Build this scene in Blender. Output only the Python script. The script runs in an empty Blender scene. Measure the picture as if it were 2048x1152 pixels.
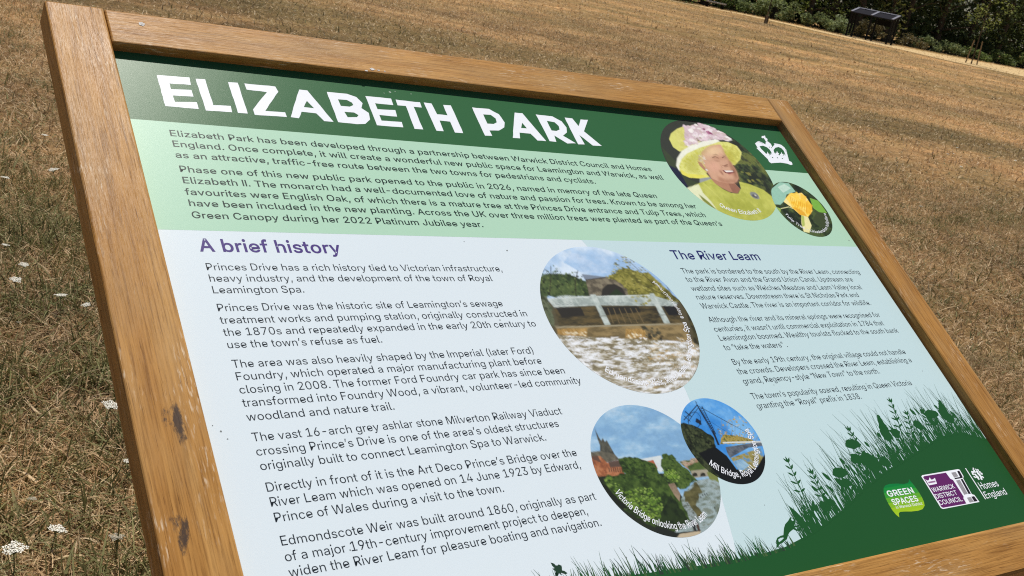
import bpy, bmesh, math, random, json
import numpy as np
from mathutils import Vector, Matrix
from mathutils.geometry import tessellate_polygon

SC = bpy.context.scene
COL = SC.collection
R = math.radians

# ------------------------------------------------------------------ camera, light, exposure
TH = R(31.0)          # the board leans back: 31 degrees above the horizontal
SB = 0.88             # metres from the board's plane to the camera
Z0 = 0.645
# camera axes in board coordinates (along the board, down the board, into the board)
CR = (0.8251, 0.3533, -0.4408)
CD = (-0.0053, 0.7851, 0.6194)
CF = (0.5649, -0.5087, 0.6497)
FPX = 2182.6          # focal length for a 2048 px wide picture
cT, sT = math.cos(TH), math.sin(TH)

def bdir(v):          # board direction (x, down, into) -> world
    return Vector((v[0], -cT * v[1] + sT * v[2], -sT * v[1] - cT * v[2]))

def W(x, y, n=0.0):   # board point in metres (x, down, height above the board) -> world
    return Vector((x, -cT * y - sT * n, -sT * y + cT * n + Z0))

right, down, fwd = bdir(CR).normalized(), bdir(CD).normalized(), bdir(CF).normalized()
CAM = W(0, 0, SB)
cd = bpy.data.cameras.new("camera")
cam = bpy.data.objects.new("camera", cd)
COL.objects.link(cam)
cam.matrix_world = Matrix(((right.x, -down.x, -fwd.x, CAM.x), (right.y, -down.y, -fwd.y, CAM.y),
                           (right.z, -down.z, -fwd.z, CAM.z), (0, 0, 0, 1)))
cd.sensor_fit = 'HORIZONTAL'
cd.sensor_width = 36.0
cd.lens = 36.0 * FPX / 2048.0
cd.clip_start = 0.05
cd.clip_end = 4000
cd.dof.use_dof = True
cd.dof.focus_distance = 1.5
cd.dof.aperture_fstop = 28
SC.camera = cam

SUNB = (0.33, -1.22, -1.0)                     # towards the sun, in board axes
sun_w = bdir(SUNB).normalized()
S_EL = math.asin(sun_w.z)
S_AZ = math.atan2(sun_w.x, sun_w.y)
wd = bpy.data.worlds.new("World")
SC.world = wd
wd.use_nodes = True
nt = wd.node_tree
bg = nt.nodes["Background"]
sky = nt.nodes.new("ShaderNodeTexSky")
sky.sky_type = 'NISHITA'
sky.sun_disc = False
sky.sun_elevation = S_EL
sky.sun_rotation = S_AZ
sky.air_density = 1.0
sky.dust_density = 1.0
nt.links.new(sky.outputs[0], bg.inputs[0])
bg.inputs[1].default_value = 0.055
ld = bpy.data.lights.new("sun", 'SUN')
ld.energy = 4.8
ld.angle = R(0.53)
ld.color = (1.0, 0.95, 0.87)
sun = bpy.data.objects.new("sun", ld)
COL.objects.link(sun)
sun.rotation_euler = sun_w.to_track_quat('Z', 'Y').to_euler()
sun.location = (0, 0, 30)
SC.view_settings.view_transform = 'Standard'
SC.view_settings.look = 'None'
SC.view_settings.gamma = 1.0
SC.view_settings.exposure = 0.0
SC.cycles.use_denoising = False
SC.cycles.filter_width = 1.1

# ------------------------------------------------------------------ measuring helpers
def ray(u, v):
    return (right * (u - 1024) + down * (v - 576) + fwd * FPX).normalized()

def gz(x, y):         # the field falls very gently away from the board
    return -0.0028 * (0.60 * x + 0.80 * y)

def gp(u, v, h=0.0):  # where the line of sight meets the field (or h above it)
    d = ray(u, v)
    den = d.z + 0.0028 * (0.60 * d.x + 0.80 * d.y)
    t = -(CAM.z - h - gz(CAM.x, CAM.y)) / den
    p = CAM + d * t
    return Vector((p.x, p.y, gz(p.x, p.y)))

def at(u, v, n=0.0):  # where the line of sight meets the board's printed face
    dx, dy = u - 1024, v - 576
    b = [CR[i] * dx + CD[i] * dy + CF[i] * FPX for i in range(3)]
    t = (SB - n) / b[2]
    return (b[0] * t, b[1] * t)

# ------------------------------------------------------------------ object helpers
def tag(o, label=None, cat=None, group=None, kind=None):
    if label: o["label"] = label
    if cat: o["category"] = cat
    if group: o["group"] = group
    if kind: o["kind"] = kind
    return o

def empty(name, loc, rz=0.0):
    o = bpy.data.objects.new(name, None)
    o.empty_display_size = 0.2
    COL.objects.link(o)
    o.location = loc
    o.rotation_euler = (0, 0, rz)
    return o

def link(name, me, parent=None):
    o = bpy.data.objects.new(name, me)
    COL.objects.link(o)
    if parent: o.parent = parent
    return o

def mesh_from(name, verts, faces, mats, midx=None, parent=None, smooth=False):
    me = bpy.data.meshes.new(name)
    me.from_pydata([tuple(v) for v in verts], [], faces)
    for m in mats: me.materials.append(m)
    if midx is not None: me.polygons.foreach_set("material_index", midx)
    if smooth: me.polygons.foreach_set("use_smooth", [True] * len(me.polygons))
    me.update()
    return link(name, me, parent)

def np_mesh(name, V, F, mat, attrs=None, parent=None, nper=4):
    me = bpy.data.meshes.new(name)
    nv, nf = len(V), len(F)
    me.vertices.add(nv)
    me.vertices.foreach_set("co", np.asarray(V, np.float32).ravel())
    me.loops.add(nf * nper)
    me.loops.foreach_set("vertex_index", np.asarray(F, np.int32).ravel())
    me.polygons.add(nf)
    me.polygons.foreach_set("loop_start", np.arange(0, nf * nper, nper, dtype=np.int32))
    me.update(calc_edges=True)
    for k, a in (attrs or {}).items():
        at_ = me.attributes.new(k, 'FLOAT', 'POINT')
        at_.data.foreach_set("value", np.asarray(a, np.float32))
    me.materials.append(mat)
    return link(name, me, parent)

class MB:
    """collects boxes, tubes and quads; build() links them as one mesh object"""
    def __init__(s): s.v, s.f, s.m = [], [], []
    def add(s, vs, fs, mi=0):
        k = len(s.v)
        s.v += [Vector(p) for p in vs]
        s.f += [tuple(i + k for i in f) for f in fs]
        s.m += [mi] * len(fs)
        return s
    def box(s, c, d, mi=0, rot=None):
        vs = [Vector((x * d[0] / 2, y * d[1] / 2, z * d[2] / 2)) for z in (-1, 1) for y in (-1, 1) for x in (-1, 1)]
        if rot: vs = [rot @ p for p in vs]
        vs = [p + Vector(c) for p in vs]
        return s.add(vs, [(0, 2, 3, 1), (4, 5, 7, 6), (0, 1, 5, 4), (2, 6, 7, 3), (0, 4, 6, 2), (1, 3, 7, 5)], mi)
    def tube(s, pts, rads, n=8, mi=0, cap=True):
        pts = [Vector(p) for p in pts]
        vs = []
        for i, p in enumerate(pts):
            d = (pts[min(i + 1, len(pts) - 1)] - pts[max(i - 1, 0)]).normalized()
            a = d.orthogonal().normalized()
            b = d.cross(a)
            for k in range(n):
                t = 2 * math.pi * k / n
                vs.append(p + (a * math.cos(t) + b * math.sin(t)) * rads[i])
        fs = [(i * n + k, i * n + (k + 1) % n, (i + 1) * n + (k + 1) % n, (i + 1) * n + k)
              for i in range(len(pts) - 1) for k in range(n)]
        if cap: fs += [tuple(range(n))[::-1], tuple((len(pts) - 1) * n + k for k in range(n))]
        return s.add(vs, fs, mi)
    def build(s, name, mats, parent=None, smooth=False, bevel=0.0):
        o = mesh_from(name, s.v, s.f, mats if isinstance(mats, list) else [mats], s.m, parent, smooth)
        if bevel:
            bm = bmesh.new(); bm.from_mesh(o.data)
            bmesh.ops.bevel(bm, geom=[e for e in bm.edges], offset=bevel, segments=2, affect='EDGES', profile=0.6)
            bm.to_mesh(o.data); bm.free()
        return o

# ------------------------------------------------------------------ materials
def lin(c):
    r = []
    for x in c:
        x /= 255.0
        r.append(x / 12.92 if x <= 0.04045 else ((x + 0.055) / 1.055) ** 2.4)
    return (r[0], r[1], r[2], 1.0)

def newmat(name, rough=0.6, spec=0.5):
    m = bpy.data.materials.new(name)
    m.use_nodes = True
    b = m.node_tree.nodes["Principled BSDF"]
    b.inputs["Roughness"].default_value = rough
    b.inputs["Specular IOR Level"].default_value = spec
    return m, m.node_tree, b

def N(t, kind, **kw):
    n = t.nodes.new(kind)
    for k, v in kw.items(): setattr(n, k, v)
    return n

def ramp(t, fac, stops, interp='LINEAR'):
    n = N(t, "ShaderNodeValToRGB")
    n.color_ramp.interpolation = interp
    el = n.color_ramp.elements
    while len(el) < len(stops): el.new(0.5)
    for e, (p, c) in zip(el, stops):
        e.position = p
        e.color = c if len(c) == 4 else (*c, 1)
    if fac is not None: t.links.new(fac, n.inputs[0])
    return n.outputs[0]

def noise(t, vec, scale, detail=4, rough=0.6, dist=0.0):
    n = N(t, "ShaderNodeTexNoise")
    n.inputs["Scale"].default_value = scale
    n.inputs["Detail"].default_value = detail
    n.inputs["Roughness"].default_value = rough
    n.inputs["Distortion"].default_value = dist
    if vec is not None: t.links.new(vec, n.inputs["Vector"])
    return n.outputs["Fac"]

def mixc(t, fac, a, b, mode='MIX'):
    n = N(t, "ShaderNodeMix", data_type='RGBA', blend_type=mode)
    for sock, v in ((n.inputs["Factor"], fac), (n.inputs["A"], a), (n.inputs["B"], b)):
        pass
    f, A, B = n.inputs[0], n.inputs[6], n.inputs[7]
    for s_, v in ((f, fac), (A, a), (B, b)):
        if hasattr(v, "links"): t.links.new(v, s_)
        else: s_.default_value = v
    return n.outputs[2]

def math_(t, op, a, b=None, clamp=False):
    n = N(t, "ShaderNodeMath", operation=op, use_clamp=clamp)
    for i, v in enumerate((a, b)):
        if v is None: continue
        if hasattr(v, "links"): t.links.new(v, n.inputs[i])
        else: n.inputs[i].default_value = v
    return n.outputs[0]

def vscale(t, vec, sc, off=(0, 0, 0)):
    n = N(t, "ShaderNodeMapping")
    n.inputs["Scale"].default_value = sc
    n.inputs["Location"].default_value = off
    t.links.new(vec, n.inputs["Vector"])
    return n.outputs[0]

def bump(t, b, h, strength, dist):
    n = N(t, "ShaderNodeBump")
    n.inputs["Strength"].default_value = strength
    n.inputs["Distance"].default_value = dist
    t.links.new(h, n.inputs["Height"])
    t.links.new(n.outputs[0], b.inputs["Normal"])

PRINTS = {}
def ink(c, rough=0.31):
    """flat printed colour under a satin laminate"""
    k = (tuple(c), rough)
    if k in PRINTS: return PRINTS[k]
    m, t, b = newmat("print", rough, 0.058)
    q = lin(c)
    b.inputs["Base Color"].default_value = (q[0], q[1], q[2], 1)
    pos = N(t, "ShaderNodeNewGeometry").outputs["Position"]
    bump(t, b, noise(t, pos, 1500, 2, 0.7), 0.22, 0.0003)
    PRINTS[k] = m
    return m

def inkn(cols, scale, stops=None, detail=6, stretch=(1, 1, 1), rough=0.5, dist=0.0):
    """printed picture texture: several inks broken up by noise"""
    m, t, b = newmat("print_texture", rough, 0.3)
    pos = N(t, "ShaderNodeNewGeometry").outputs["Position"]
    v = vscale(t, pos, stretch)
    f = noise(t, v, scale, detail, 0.65, dist)
    n = len(cols)
    stops = stops or [0.3 + 0.4 * i / max(1, n - 1) for i in range(n)]
    col = ramp(t, f, [(s, lin(c)) for s, c in zip(stops, cols)])
    t.links.new(col, b.inputs["Base Color"])
    return m

def field_colour(t, pos):
    """colour of the parched grass from place to place"""
    big = noise(t, vscale(t, pos, (1, 1, 0)), 0.23, 4, 0.6, 0.5)
    mid = noise(t, vscale(t, pos, (1, 1, 0), (7, 3, 0)), 1.1, 4, 0.62, 0.4)
    fine = noise(t, vscale(t, pos, (1, 1, 0.3)), 14, 3, 0.6)
    straw = ramp(t, mid, [(0.28, (0.29, 0.185, 0.090)), (0.42, (0.45, 0.295, 0.145)), (0.56, (0.59, 0.400, 0.205)), (0.72, (0.72, 0.52, 0.285))])
    green = ramp(t, fine, [(0.3, (0.135, 0.120, 0.045)), (0.7, (0.25, 0.215, 0.090))])
    streak = noise(t, vscale(t, pos, (0.05, 0.09, 0), (3, 1, 0)), 1.0, 5, 0.62, 0.8)
    gsum = math_(t, 'ADD', math_(t, 'MULTIPLY', big, 0.45), math_(t, 'ADD', math_(t, 'MULTIPLY', mid, 0.25), math_(t, 'MULTIPLY', streak, 0.30)))
    g1 = ramp(t, gsum, [(0.455, (0, 0, 0)), (0.575, (0.66, 0.66, 0.66))])
    c = mixc(t, g1, straw, green)
    patch = noise(t, vscale(t, pos, (0.16, 0.22, 0), (11, 5, 0)), 1.0, 5, 0.65, 0.6)
    c = mixc(t, 1.0, c, ramp(t, patch, [(0.34, (0.62, 0.62, 0.60)), (0.5, (1, 1, 1)), (0.64, (1.42, 1.34, 1.30))]), 'MULTIPLY')
    clump = noise(t, vscale(t, pos, (2.6, 2.6, 0), (1, 9, 0)), 1.0, 4, 0.65, 0.8)
    c = mixc(t, 1.0, c, ramp(t, clump, [(0.34, (0.66, 0.68, 0.62)), (0.5, (1, 1, 1)), (0.68, (1.25, 1.2, 1.15))]), 'MULTIPLY')
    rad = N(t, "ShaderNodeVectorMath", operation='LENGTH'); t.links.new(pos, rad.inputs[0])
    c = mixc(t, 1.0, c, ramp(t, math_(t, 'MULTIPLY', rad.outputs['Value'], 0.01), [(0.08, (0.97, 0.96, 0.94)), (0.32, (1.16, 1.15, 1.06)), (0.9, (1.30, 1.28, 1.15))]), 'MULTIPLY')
    dark = ramp(t, fine, [(0.25, (0.62, 0.60, 0.58)), (0.6, (1.08, 1.06, 1.04))])
    return mixc(t, 1.0, c, dark, 'MULTIPLY')

def mat_ground():
    m, t, b = newmat("field", 0.95, 0.1)
    pos = N(t, "ShaderNodeNewGeometry").outputs["Position"]
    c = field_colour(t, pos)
    f2 = noise(t, pos, 60, 4, 0.7)
    c = mixc(t, 1.0, c, ramp(t, f2, [(0.3, (0.34, 0.31, 0.29)), (0.65, (0.76, 0.72, 0.68))]), 'MULTIPLY')  # ground colour darkened all over, painting in the shade between grass blades
    t.links.new(c, b.inputs["Base Color"])
    bump(t, b, noise(t, pos, 35, 5, 0.75), 0.8, 0.03)
    return m

def mat_blade():
    m, t, b = newmat("dry_blade", 0.7, 0.25)
    pos = N(t, "ShaderNodeNewGeometry").outputs["Position"]
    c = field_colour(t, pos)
    a = N(t, "ShaderNodeAttribute", attribute_name="tone").outputs["Fac"]
    own = ramp(t, a, [(0.0, (0.26, 0.150, 0.075)), (0.2, (0.52, 0.350, 0.20)), (0.5, (0.70, 0.53, 0.32)), (0.70, (0.86, 0.72, 0.50)),
                      (0.75, (0.50, 0.36, 0.17)), (0.78, (0.075, 0.095, 0.028)), (1.0, (0.16, 0.19, 0.065))])
    c = mixc(t, ramp(t, a, [(0.0, (.5, .5, .5)), (0.77, (.5, .5, .5)), (0.78, (.8, .8, .8))]), c, own)
    t.links.new(c, b.inputs["Base Color"])
    tr = N(t, "ShaderNodeBsdfTranslucent")
    t.links.new(c, tr.inputs["Color"])
    mx = N(t, "ShaderNodeMixShader")
    mx.inputs[0].default_value = 0.28
    t.links.new(b.outputs[0], mx.inputs[1]); t.links.new(tr.outputs[0], mx.inputs[2])
    t.links.new(mx.outputs[0], t.nodes["Material Output"].inputs["Surface"])
    return m

def mat_wood(stains=()):
    m, t, b = newmat("oiled_oak", 0.42, 0.085)
    g = N(t, "ShaderNodeAttribute", attribute_name="grain").outputs["Vector"]
    broad = noise(t, vscale(t, g, (1.6, 30, 30)), 1.0, 4, 0.55, 0.5)
    fine = noise(t, vscale(t, g, (13, 400, 160)), 1.0, 5, 0.66, 0.25)
    pores = noise(t, vscale(t, g, (34, 1150, 400)), 1.0, 2, 0.5)
    cloud = noise(t, vscale(t, g, (7, 9, 9)), 1.0, 3, 0.5)
    c = ramp(t, broad, [(0.28, (0.36, 0.172, 0.045)), (0.5, (0.435, 0.224, 0.064)), (0.72, (0.50, 0.280, 0.092))])
    c = mixc(t, 1.0, c, ramp(t, fine, [(0.30, (0.56, 0.50, 0.45)), (0.50, (1.0, 1.0, 1.0)), (0.72, (1.20, 1.22, 1.25))]), 'MULTIPLY')
    c = mixc(t, 1.0, c, ramp(t, pores, [(0.27, (0.42, 0.36, 0.31)), (0.37, (1, 1, 1))]), 'MULTIPLY')
    c = mixc(t, 1.0, c, ramp(t, cloud, [(0.3, (0.88, 0.85, 0.82)), (0.7, (1.06, 1.06, 1.06))]), 'MULTIPLY')
    worn = noise(t, vscale(t, g, (3.5, 14, 14), (2, 7, 0)), 1.0, 4, 0.6)
    c = mixc(t, ramp(t, worn, [(0.48, (0, 0, 0)), (0.72, (0.42, 0.42, 0.42))]), c, (0.36, 0.255, 0.135, 1))
    fleck = noise(t, vscale(t, g, (60, 420, 300)), 1.0, 3, 0.6)
    where = noise(t, vscale(t, g, (11, 26, 20), (5, 1, 0)), 1.0, 3, 0.6)
    fl_ = math_(t, 'MULTIPLY', ramp(t, fleck, [(0.55, (0, 0, 0)), (0.66, (1, 1, 1))]), ramp(t, where, [(0.50, (0, 0, 0)), (0.66, (0.75, 0.75, 0.75))]))
    c = mixc(t, fl_, c, (0.72, 0.58, 0.42, 1))
    if stains:
        tot = None
        wob = noise(t, vscale(t, g, (60, 160, 1)), 1.0, 5, 0.75)
        for (a, x, la, lx, tilt, k) in stains:
            mp = N(t, "ShaderNodeMapping", vector_type='TEXTURE')
            mp.inputs["Location"].default_value = (a, x, 0)
            mp.inputs["Rotation"].default_value = (0, 0, tilt)
            mp.inputs["Scale"].default_value = (la, lx, 1)
            t.links.new(g, mp.inputs["Vector"])
            sep = N(t, "ShaderNodeSeparateXYZ"); t.links.new(mp.outputs[0], sep.inputs[0])
            r2 = math_(t, 'ADD', math_(t, 'POWER', sep.outputs[0], 2.0), math_(t, 'POWER', sep.outputs[1], 2.0))
            blob = math_(t, 'SUBTRACT', k, math_(t, 'MULTIPLY', r2, 0.5), True)
            tot = blob if tot is None else math_(t, 'MAXIMUM', tot, blob)
        s_ = math_(t, 'ADD', tot, math_(t, 'MULTIPLY', math_(t, 'SUBTRACT', wob, 0.5), 1.7))
        s_ = math_(t, 'MULTIPLY', s_, ramp(t, tot, [(0.02, (0, 0, 0)), (0.12, (1, 1, 1))]))
        c = mixc(t, ramp(t, s_, [(0.34, (0, 0, 0)), (0.62, (0.9, 0.9, 0.9))]), c, (0.045, 0.034, 0.032, 1))
    t.links.new(c, b.inputs["Base Color"])
    t.links.new(ramp(t, cloud, [(0.3, (0.28,) * 3), (0.7, (0.46,) * 3)]), b.inputs["Roughness"])
    h = math_(t, 'ADD', math_(t, 'MULTIPLY', fine, 0.6), math_(t, 'MULTIPLY', pores, 0.5))
    bump(t, b, h, 0.55, 0.0012)
    return m

def mat_simple(name, c, rough=0.6, spec=0.5, var=0.25, scale=8.0, metal=0.0):
    m, t, b = newmat(name, rough, spec)
    pos = N(t, "ShaderNodeNewGeometry").outputs["Position"]
    f = noise(t, pos, scale, 5, 0.65)
    lo = tuple(x * (1 - var) for x in c); hi = tuple(min(1, x * (1 + var)) for x in c)
    t.links.new(ramp(t, f, [(0.3, lo), (0.7, hi)]), b.inputs["Base Color"])
    b.inputs["Metallic"].default_value = metal
    return m

def mat_leaf(name, c1, c2, trans=0.35):
    m, t, b = newmat(name, 0.6, 0.3)
    a = N(t, "ShaderNodeAttribute", attribute_name="tone").outputs["Fac"]
    c = ramp(t, a, [(0.0, c1), (1.0, c2)])
    t.links.new(c, b.inputs["Base Color"])
    tr = N(t, "ShaderNodeBsdfTranslucent")
    t.links.new(c, tr.inputs["Color"])
    mx = N(t, "ShaderNodeMixShader")
    mx.inputs[0].default_value = trans
    t.links.new(b.outputs[0], mx.inputs[1]); t.links.new(tr.outputs[0], mx.inputs[2])
    t.links.new(mx.outputs[0], t.nodes["Material Output"].inputs["Surface"])
    return m

# ------------------------------------------------------------------ the field
M_ground = mat_ground()
gv, gf = [], []
xs = [-900, -300, -120, -60, -30, -15, -8, -4, 0, 4, 8, 15, 30, 60, 90, 120, 160, 220, 400, 1200]
n_ = len(xs)
for y in xs:
    for x in xs:
        gv.append((x, y, gz(x, y)))
gf = [(j * n_ + i, j * n_ + i + 1, (j + 1) * n_ + i + 1, (j + 1) * n_ + i) for j in range(n_ - 1) for i in range(n_ - 1)]
tag(mesh_from("ground", gv, gf, [M_ground]), kind="structure")

# ------------------------------------------------------------------ the information board
BX = (0.386 + 1.703) / 2 * SB
base_xy = W(BX, -0.75 * SB)
BASE = Vector((BX, base_xy.y, gz(BX, base_xy.y)))
board = empty("information_board", BASE)
tag(board, "large tilted park information board in an oiled oak frame", "information board")
FH = 0.0157 * SB                     # frame face stands this far above the printed sheet
FB = -0.024 * SB
XL0, XL1 = 0.3099 * SB, 0.3864 * SB
XR0, XR1 = 1.7030 * SB, 1.7663 * SB
YT0, YT1 = -1.2653 * SB, -1.1966 * SB
YB0, YB1 = -0.3002 * SB, -0.2276 * SB

def beam(name, x0, x1, y0, y1, n0, n1, along, mat, bev, seed, parent=board, segs=3):
    bm = bmesh.new()
    vs = [bm.verts.new((x, y, n)) for n in (n0, n1) for y in (y0, y1) for x in (x0, x1)]
    for f in [(0, 2, 3, 1), (4, 5, 7, 6), (0, 1, 5, 4), (2, 6, 7, 3), (0, 4, 6, 2), (1, 3, 7, 5)]:
        bm.faces.new([vs[i] for i in f])
    bmesh.ops.bevel(bm, geom=list(bm.edges), offset=bev, segments=segs, affect='EDGES', profile=0.5)
    bmesh.ops.recalc_face_normals(bm, faces=bm.faces)
    me = bpy.data.meshes.new(name)
    bm.to_mesh(me); bm.free()
    co = np.empty(len(me.vertices) * 3, np.float32)
    me.vertices.foreach_get("co", co); co = co.reshape(-1, 3)
    g = co.copy()
    if along == 'y': g = np.stack([co[:, 1], co[:, 0], co[:, 2]], 1)
    if seed: g = g + np.array([seed * 3.17, 0 if along == 'stain' else seed * 0.371, 0], np.float32)
    at_ = me.attributes.new("grain", 'FLOAT_VECTOR', 'POINT')
    at_.data.foreach_set("vector", np.ascontiguousarray(g, np.float32).ravel())
    w = np.array([W(*map(float, c)) - BASE for c in co], np.float32)
    me.vertices.foreach_set("co", w.ravel())
    bm = bmesh.new(); bm.from_mesh(me); bmesh.ops.recalc_face_normals(bm, faces=bm.faces); bm.to_mesh(me); bm.free()
    me.materials.append(mat)
    me.polygons.foreach_set("use_smooth", [False] * len(me.polygons))
    me.update()
    return link(name, me, parent)

def gpos(u, v):     # photograph measure -> (along, across) on the frame's face
    x, y = at(u, v, FH)
    return y, x
sa, sb, sc, sd = gpos(357, 845), gpos(340, 838), gpos(369, 1068), gpos(352, 1046)
se = gpos(366, 1100)
sf = gpos(338, 612)
wood = mat_wood()
wood_st = mat_wood([(sa[0], sa[1], 0.028, 0.006, 0.0, 0.75), (sb[0], sb[1], 0.020, 0.017, 0.5, 0.44),
                    (sc[0], sc[1], 0.020, 0.0055, -0.25, 0.72), (sd[0], sd[1], 0.012, 0.018, 0.2, 0.46),
                    (se[0], se[1], 0.016, 0.004, 0.15, 0.5), (sf[0], sf[1], 0.024, 0.005, 0.0, 0.26)])
left_rail = beam("side_rail", XL0, XL1, YT0, YB1, FB, FH, 'y', wood_st, 0.0028, 0)
left_rail["label"] = "left side rail with two black smudges"
beam("side_rail", XR0, XR1, YT0, YB1, FB, FH, 'y', wood, 0.0045, 2)
top_rail = beam("top_rail", XL1 + 0.0006, XR0 - 0.0005, YT0 + 0.001, YT1, FB, FH - 0.0006, 'x', wood, 0.0024, 3)
beam("bottom_rail", XL1 + 0.0006, XR0 - 0.0005, YB0, YB1, FB, FH - 0.0004, 'x', wood, 0.0036, 4, segs=1)
# two posts carry it from behind
for lx, sd_ in ((0.56 * SB, 5), (1.53 * SB, 6)):
    mb = MB()
    topz = W(lx, -0.66 * SB, FB).z - BASE.z - 0.02
    y0 = W(lx, -0.70 * SB, FB).y - BASE.y
    mb.box((lx - BASE.x, y0 + 0.02, topz / 2 - 0.15), (0.095, 0.095, topz + 0.3))
    leg = mb.build("leg", wood, board, bevel=0.004)
    gr = leg.data.attributes.new("grain", 'FLOAT_VECTOR', 'POINT')
    gr.data.foreach_set("vector", np.array([(v.co.z + sd_, v.co.x, v.co.y) for v in leg.data.vertices], np.float32).ravel())
# screw plugs and specks on the top rail
def disc(c, r, n=18, sq=1.0, ph=0.0, wob=0.0, seed=1):
    rr = random.Random(seed)
    return [(c[0] + r * math.cos(2 * math.pi * k / n + ph) * (1 + wob * rr.uniform(-1, 1)),
             c[1] + r * sq * math.sin(2 * math.pi * k / n + ph) * (1 + wob * rr.uniform(-1, 1))) for k in range(n)]

class Sheet:
    """flat printed shapes on the board: polygons in board metres, laid in thin layers, one mesh"""
    def __init__(s): s.v, s.f, s.m, s.mats = [], [], [], []
    def mi(s, mat):
        if mat not in s.mats: s.mats.append(mat)
        return s.mats.index(mat)
    def tri(s, pts2, tris, n, mat):
        k, m = len(s.v), s.mi(mat)
        if n < 0.006: n *= 0.22
        s.v += [W(p[0], p[1], n) - BASE for p in pts2]
        for a, b, c in tris:
            A, B, C = pts2[a], pts2[b], pts2[c]
            cr = (B[0] - A[0]) * (C[1] - A[1]) - (B[1] - A[1]) * (C[0] - A[0])
            if abs(cr) < 1e-12: continue
            s.f.append((k + a, k + b, k + c) if cr < 0 else (k + a, k + c, k + b))
            s.m.append(m)
    def poly(s, pts, n, mat, clip=None, holes=()):
        pts = list(pts)
        if clip: pts = clip_poly(pts, clip)
        if len(pts) < 3: return
        loops = [[Vector((p[0], p[1], 0)) for p in pts]] + [[Vector((p[0], p[1], 0)) for p in h] for h in holes]
        flat = [p for l in loops for p in l]
        try: tr = tessellate_polygon(loops)
        except Exception: return
        s.tri([(p.x, p.y) for p in flat], tr, n, mat)
    def line(s, pts, w, n, mat, clip=None, w1=None):
        w1 = w if w1 is None else w1
        L, Rr = [], []
        for i, p in enumerate(pts):
            a, b = pts[max(i - 1, 0)], pts[min(i + 1, len(pts) - 1)]
            dx, dy = b[0] - a[0], b[1] - a[1]
            q = math.hypot(dx, dy) or 1
            ww = (w + (w1 - w) * i / (len(pts) - 1)) / 2
            L.append((p[0] - dy / q * ww, p[1] + dx / q * ww)); Rr.append((p[0] + dy / q * ww, p[1] - dx / q * ww))
        for i in range(len(pts) - 1):
            s.poly([L[i], L[i + 1], Rr[i + 1], Rr[i]], n, mat, clip)
    def build(s, name, parent):
        return mesh_from(name, s.v, s.f, s.mats, s.m, parent)

def clip_poly(P, C):
    """Sutherland-Hodgman against a convex loop"""
    area = sum(C[i][0] * C[(i + 1) % len(C)][1] - C[(i + 1) % len(C)][0] * C[i][1] for i in range(len(C)))
    sg = 1 if area > 0 else -1
    for i in range(len(C)):
        a, b = C[i], C[(i + 1) % len(C)]
        ins = lambda p: sg * ((b[0] - a[0]) * (p[1] - a[1]) - (b[1] - a[1]) * (p[0] - a[0])) >= 0
        out = []
        for j in range(len(P)):
            p, q = P[j], P[(j + 1) % len(P)]
            ip, iq = ins(p), ins(q)
            if ip: out.append(p)
            if ip != iq:
                d1 = (b[0] - a[0]) * (p[1] - a[1]) - (b[1] - a[1]) * (p[0] - a[0])
                d2 = (b[0] - a[0]) * (q[1] - a[1]) - (b[1] - a[1]) * (q[0] - a[0])
                t = d1 / (d1 - d2)
                out.append((p[0] + (q[0] - p[0]) * t, p[1] + (q[1] - p[1]) * t))
        P = out
        if not P: break
    return P

chalk = mat_simple("pale_speck", (0.62, 0.60, 0.58), 0.8, 0.3, 0.2, 300)
dark_hole = mat_simple("screw_dark", (0.06, 0.05, 0.05), 0.5, 0.5, 0.3, 300)
sh = Sheet()
fn = FH - 0.0002
c = at(284, 47.5, FH)
sh.poly(disc(c, 0.0036, 14, 1.0, 0, 0.3, 3), fn, chalk)
sh.poly(disc((c[0] + 0.0006, c[1] - 0.0002), 0.0017, 9, 1.2, 0, 0.4, 5), fn + 0.0002, dark_hole)
sh.build("screw_plug", top_rail)
sh = Sheet()
for (u, v, r, k) in ((744, 138, 0.0042, 7), (733, 141, 0.0025, 8), (757, 140, 0.0022, 9), (770, 142, 0.0014, 4)):
    sh.poly(disc(at(u, v, FH), r, 11, 0.55, 0.3, 0.45, k), fn, chalk)
sh.build("speck", top_rail)

# the printed sheet itself
PX0, PX1, PY0, PY1 = 0.384 * SB, 1.6970 * SB, -1.1975 * SB, -0.2985 * SB
white = ink((215, 227, 235))
pb = MB()
P8 = [W(x, y, n) - BASE for n in (-0.004, 0.0) for y in (PY0, PY1) for x in (PX0, PX1)]
pb.add(P8, [(0, 1, 3, 2), (4, 6, 7, 5), (0, 4, 5, 1), (2, 3, 7, 6), (0, 2, 6, 4), (1, 5, 7, 3)])
panel = pb.build("printed_panel", white, board)
gasket_m = mat_simple("black_gasket", (0.012, 0.011, 0.010), 0.8, 0.2, 0.2, 50)
gk = MB()
for (x0, x1, y0, y1) in ((XL1 - 0.02, XR0 + 0.02, YT1 - 0.02, YB0 + 0.02),):
    P8 = [W(x, y, n) - BASE for n in (-0.016, -0.0042) for y in (y0, y1) for x in (x0, x1)]
    gk.add(P8, [(0, 1, 3, 2), (4, 6, 7, 5), (0, 4, 5, 1), (2, 3, 7, 6), (0, 2, 6, 4), (1, 5, 7, 3)])
gk.build("backing_board", gasket_m, board)

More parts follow.
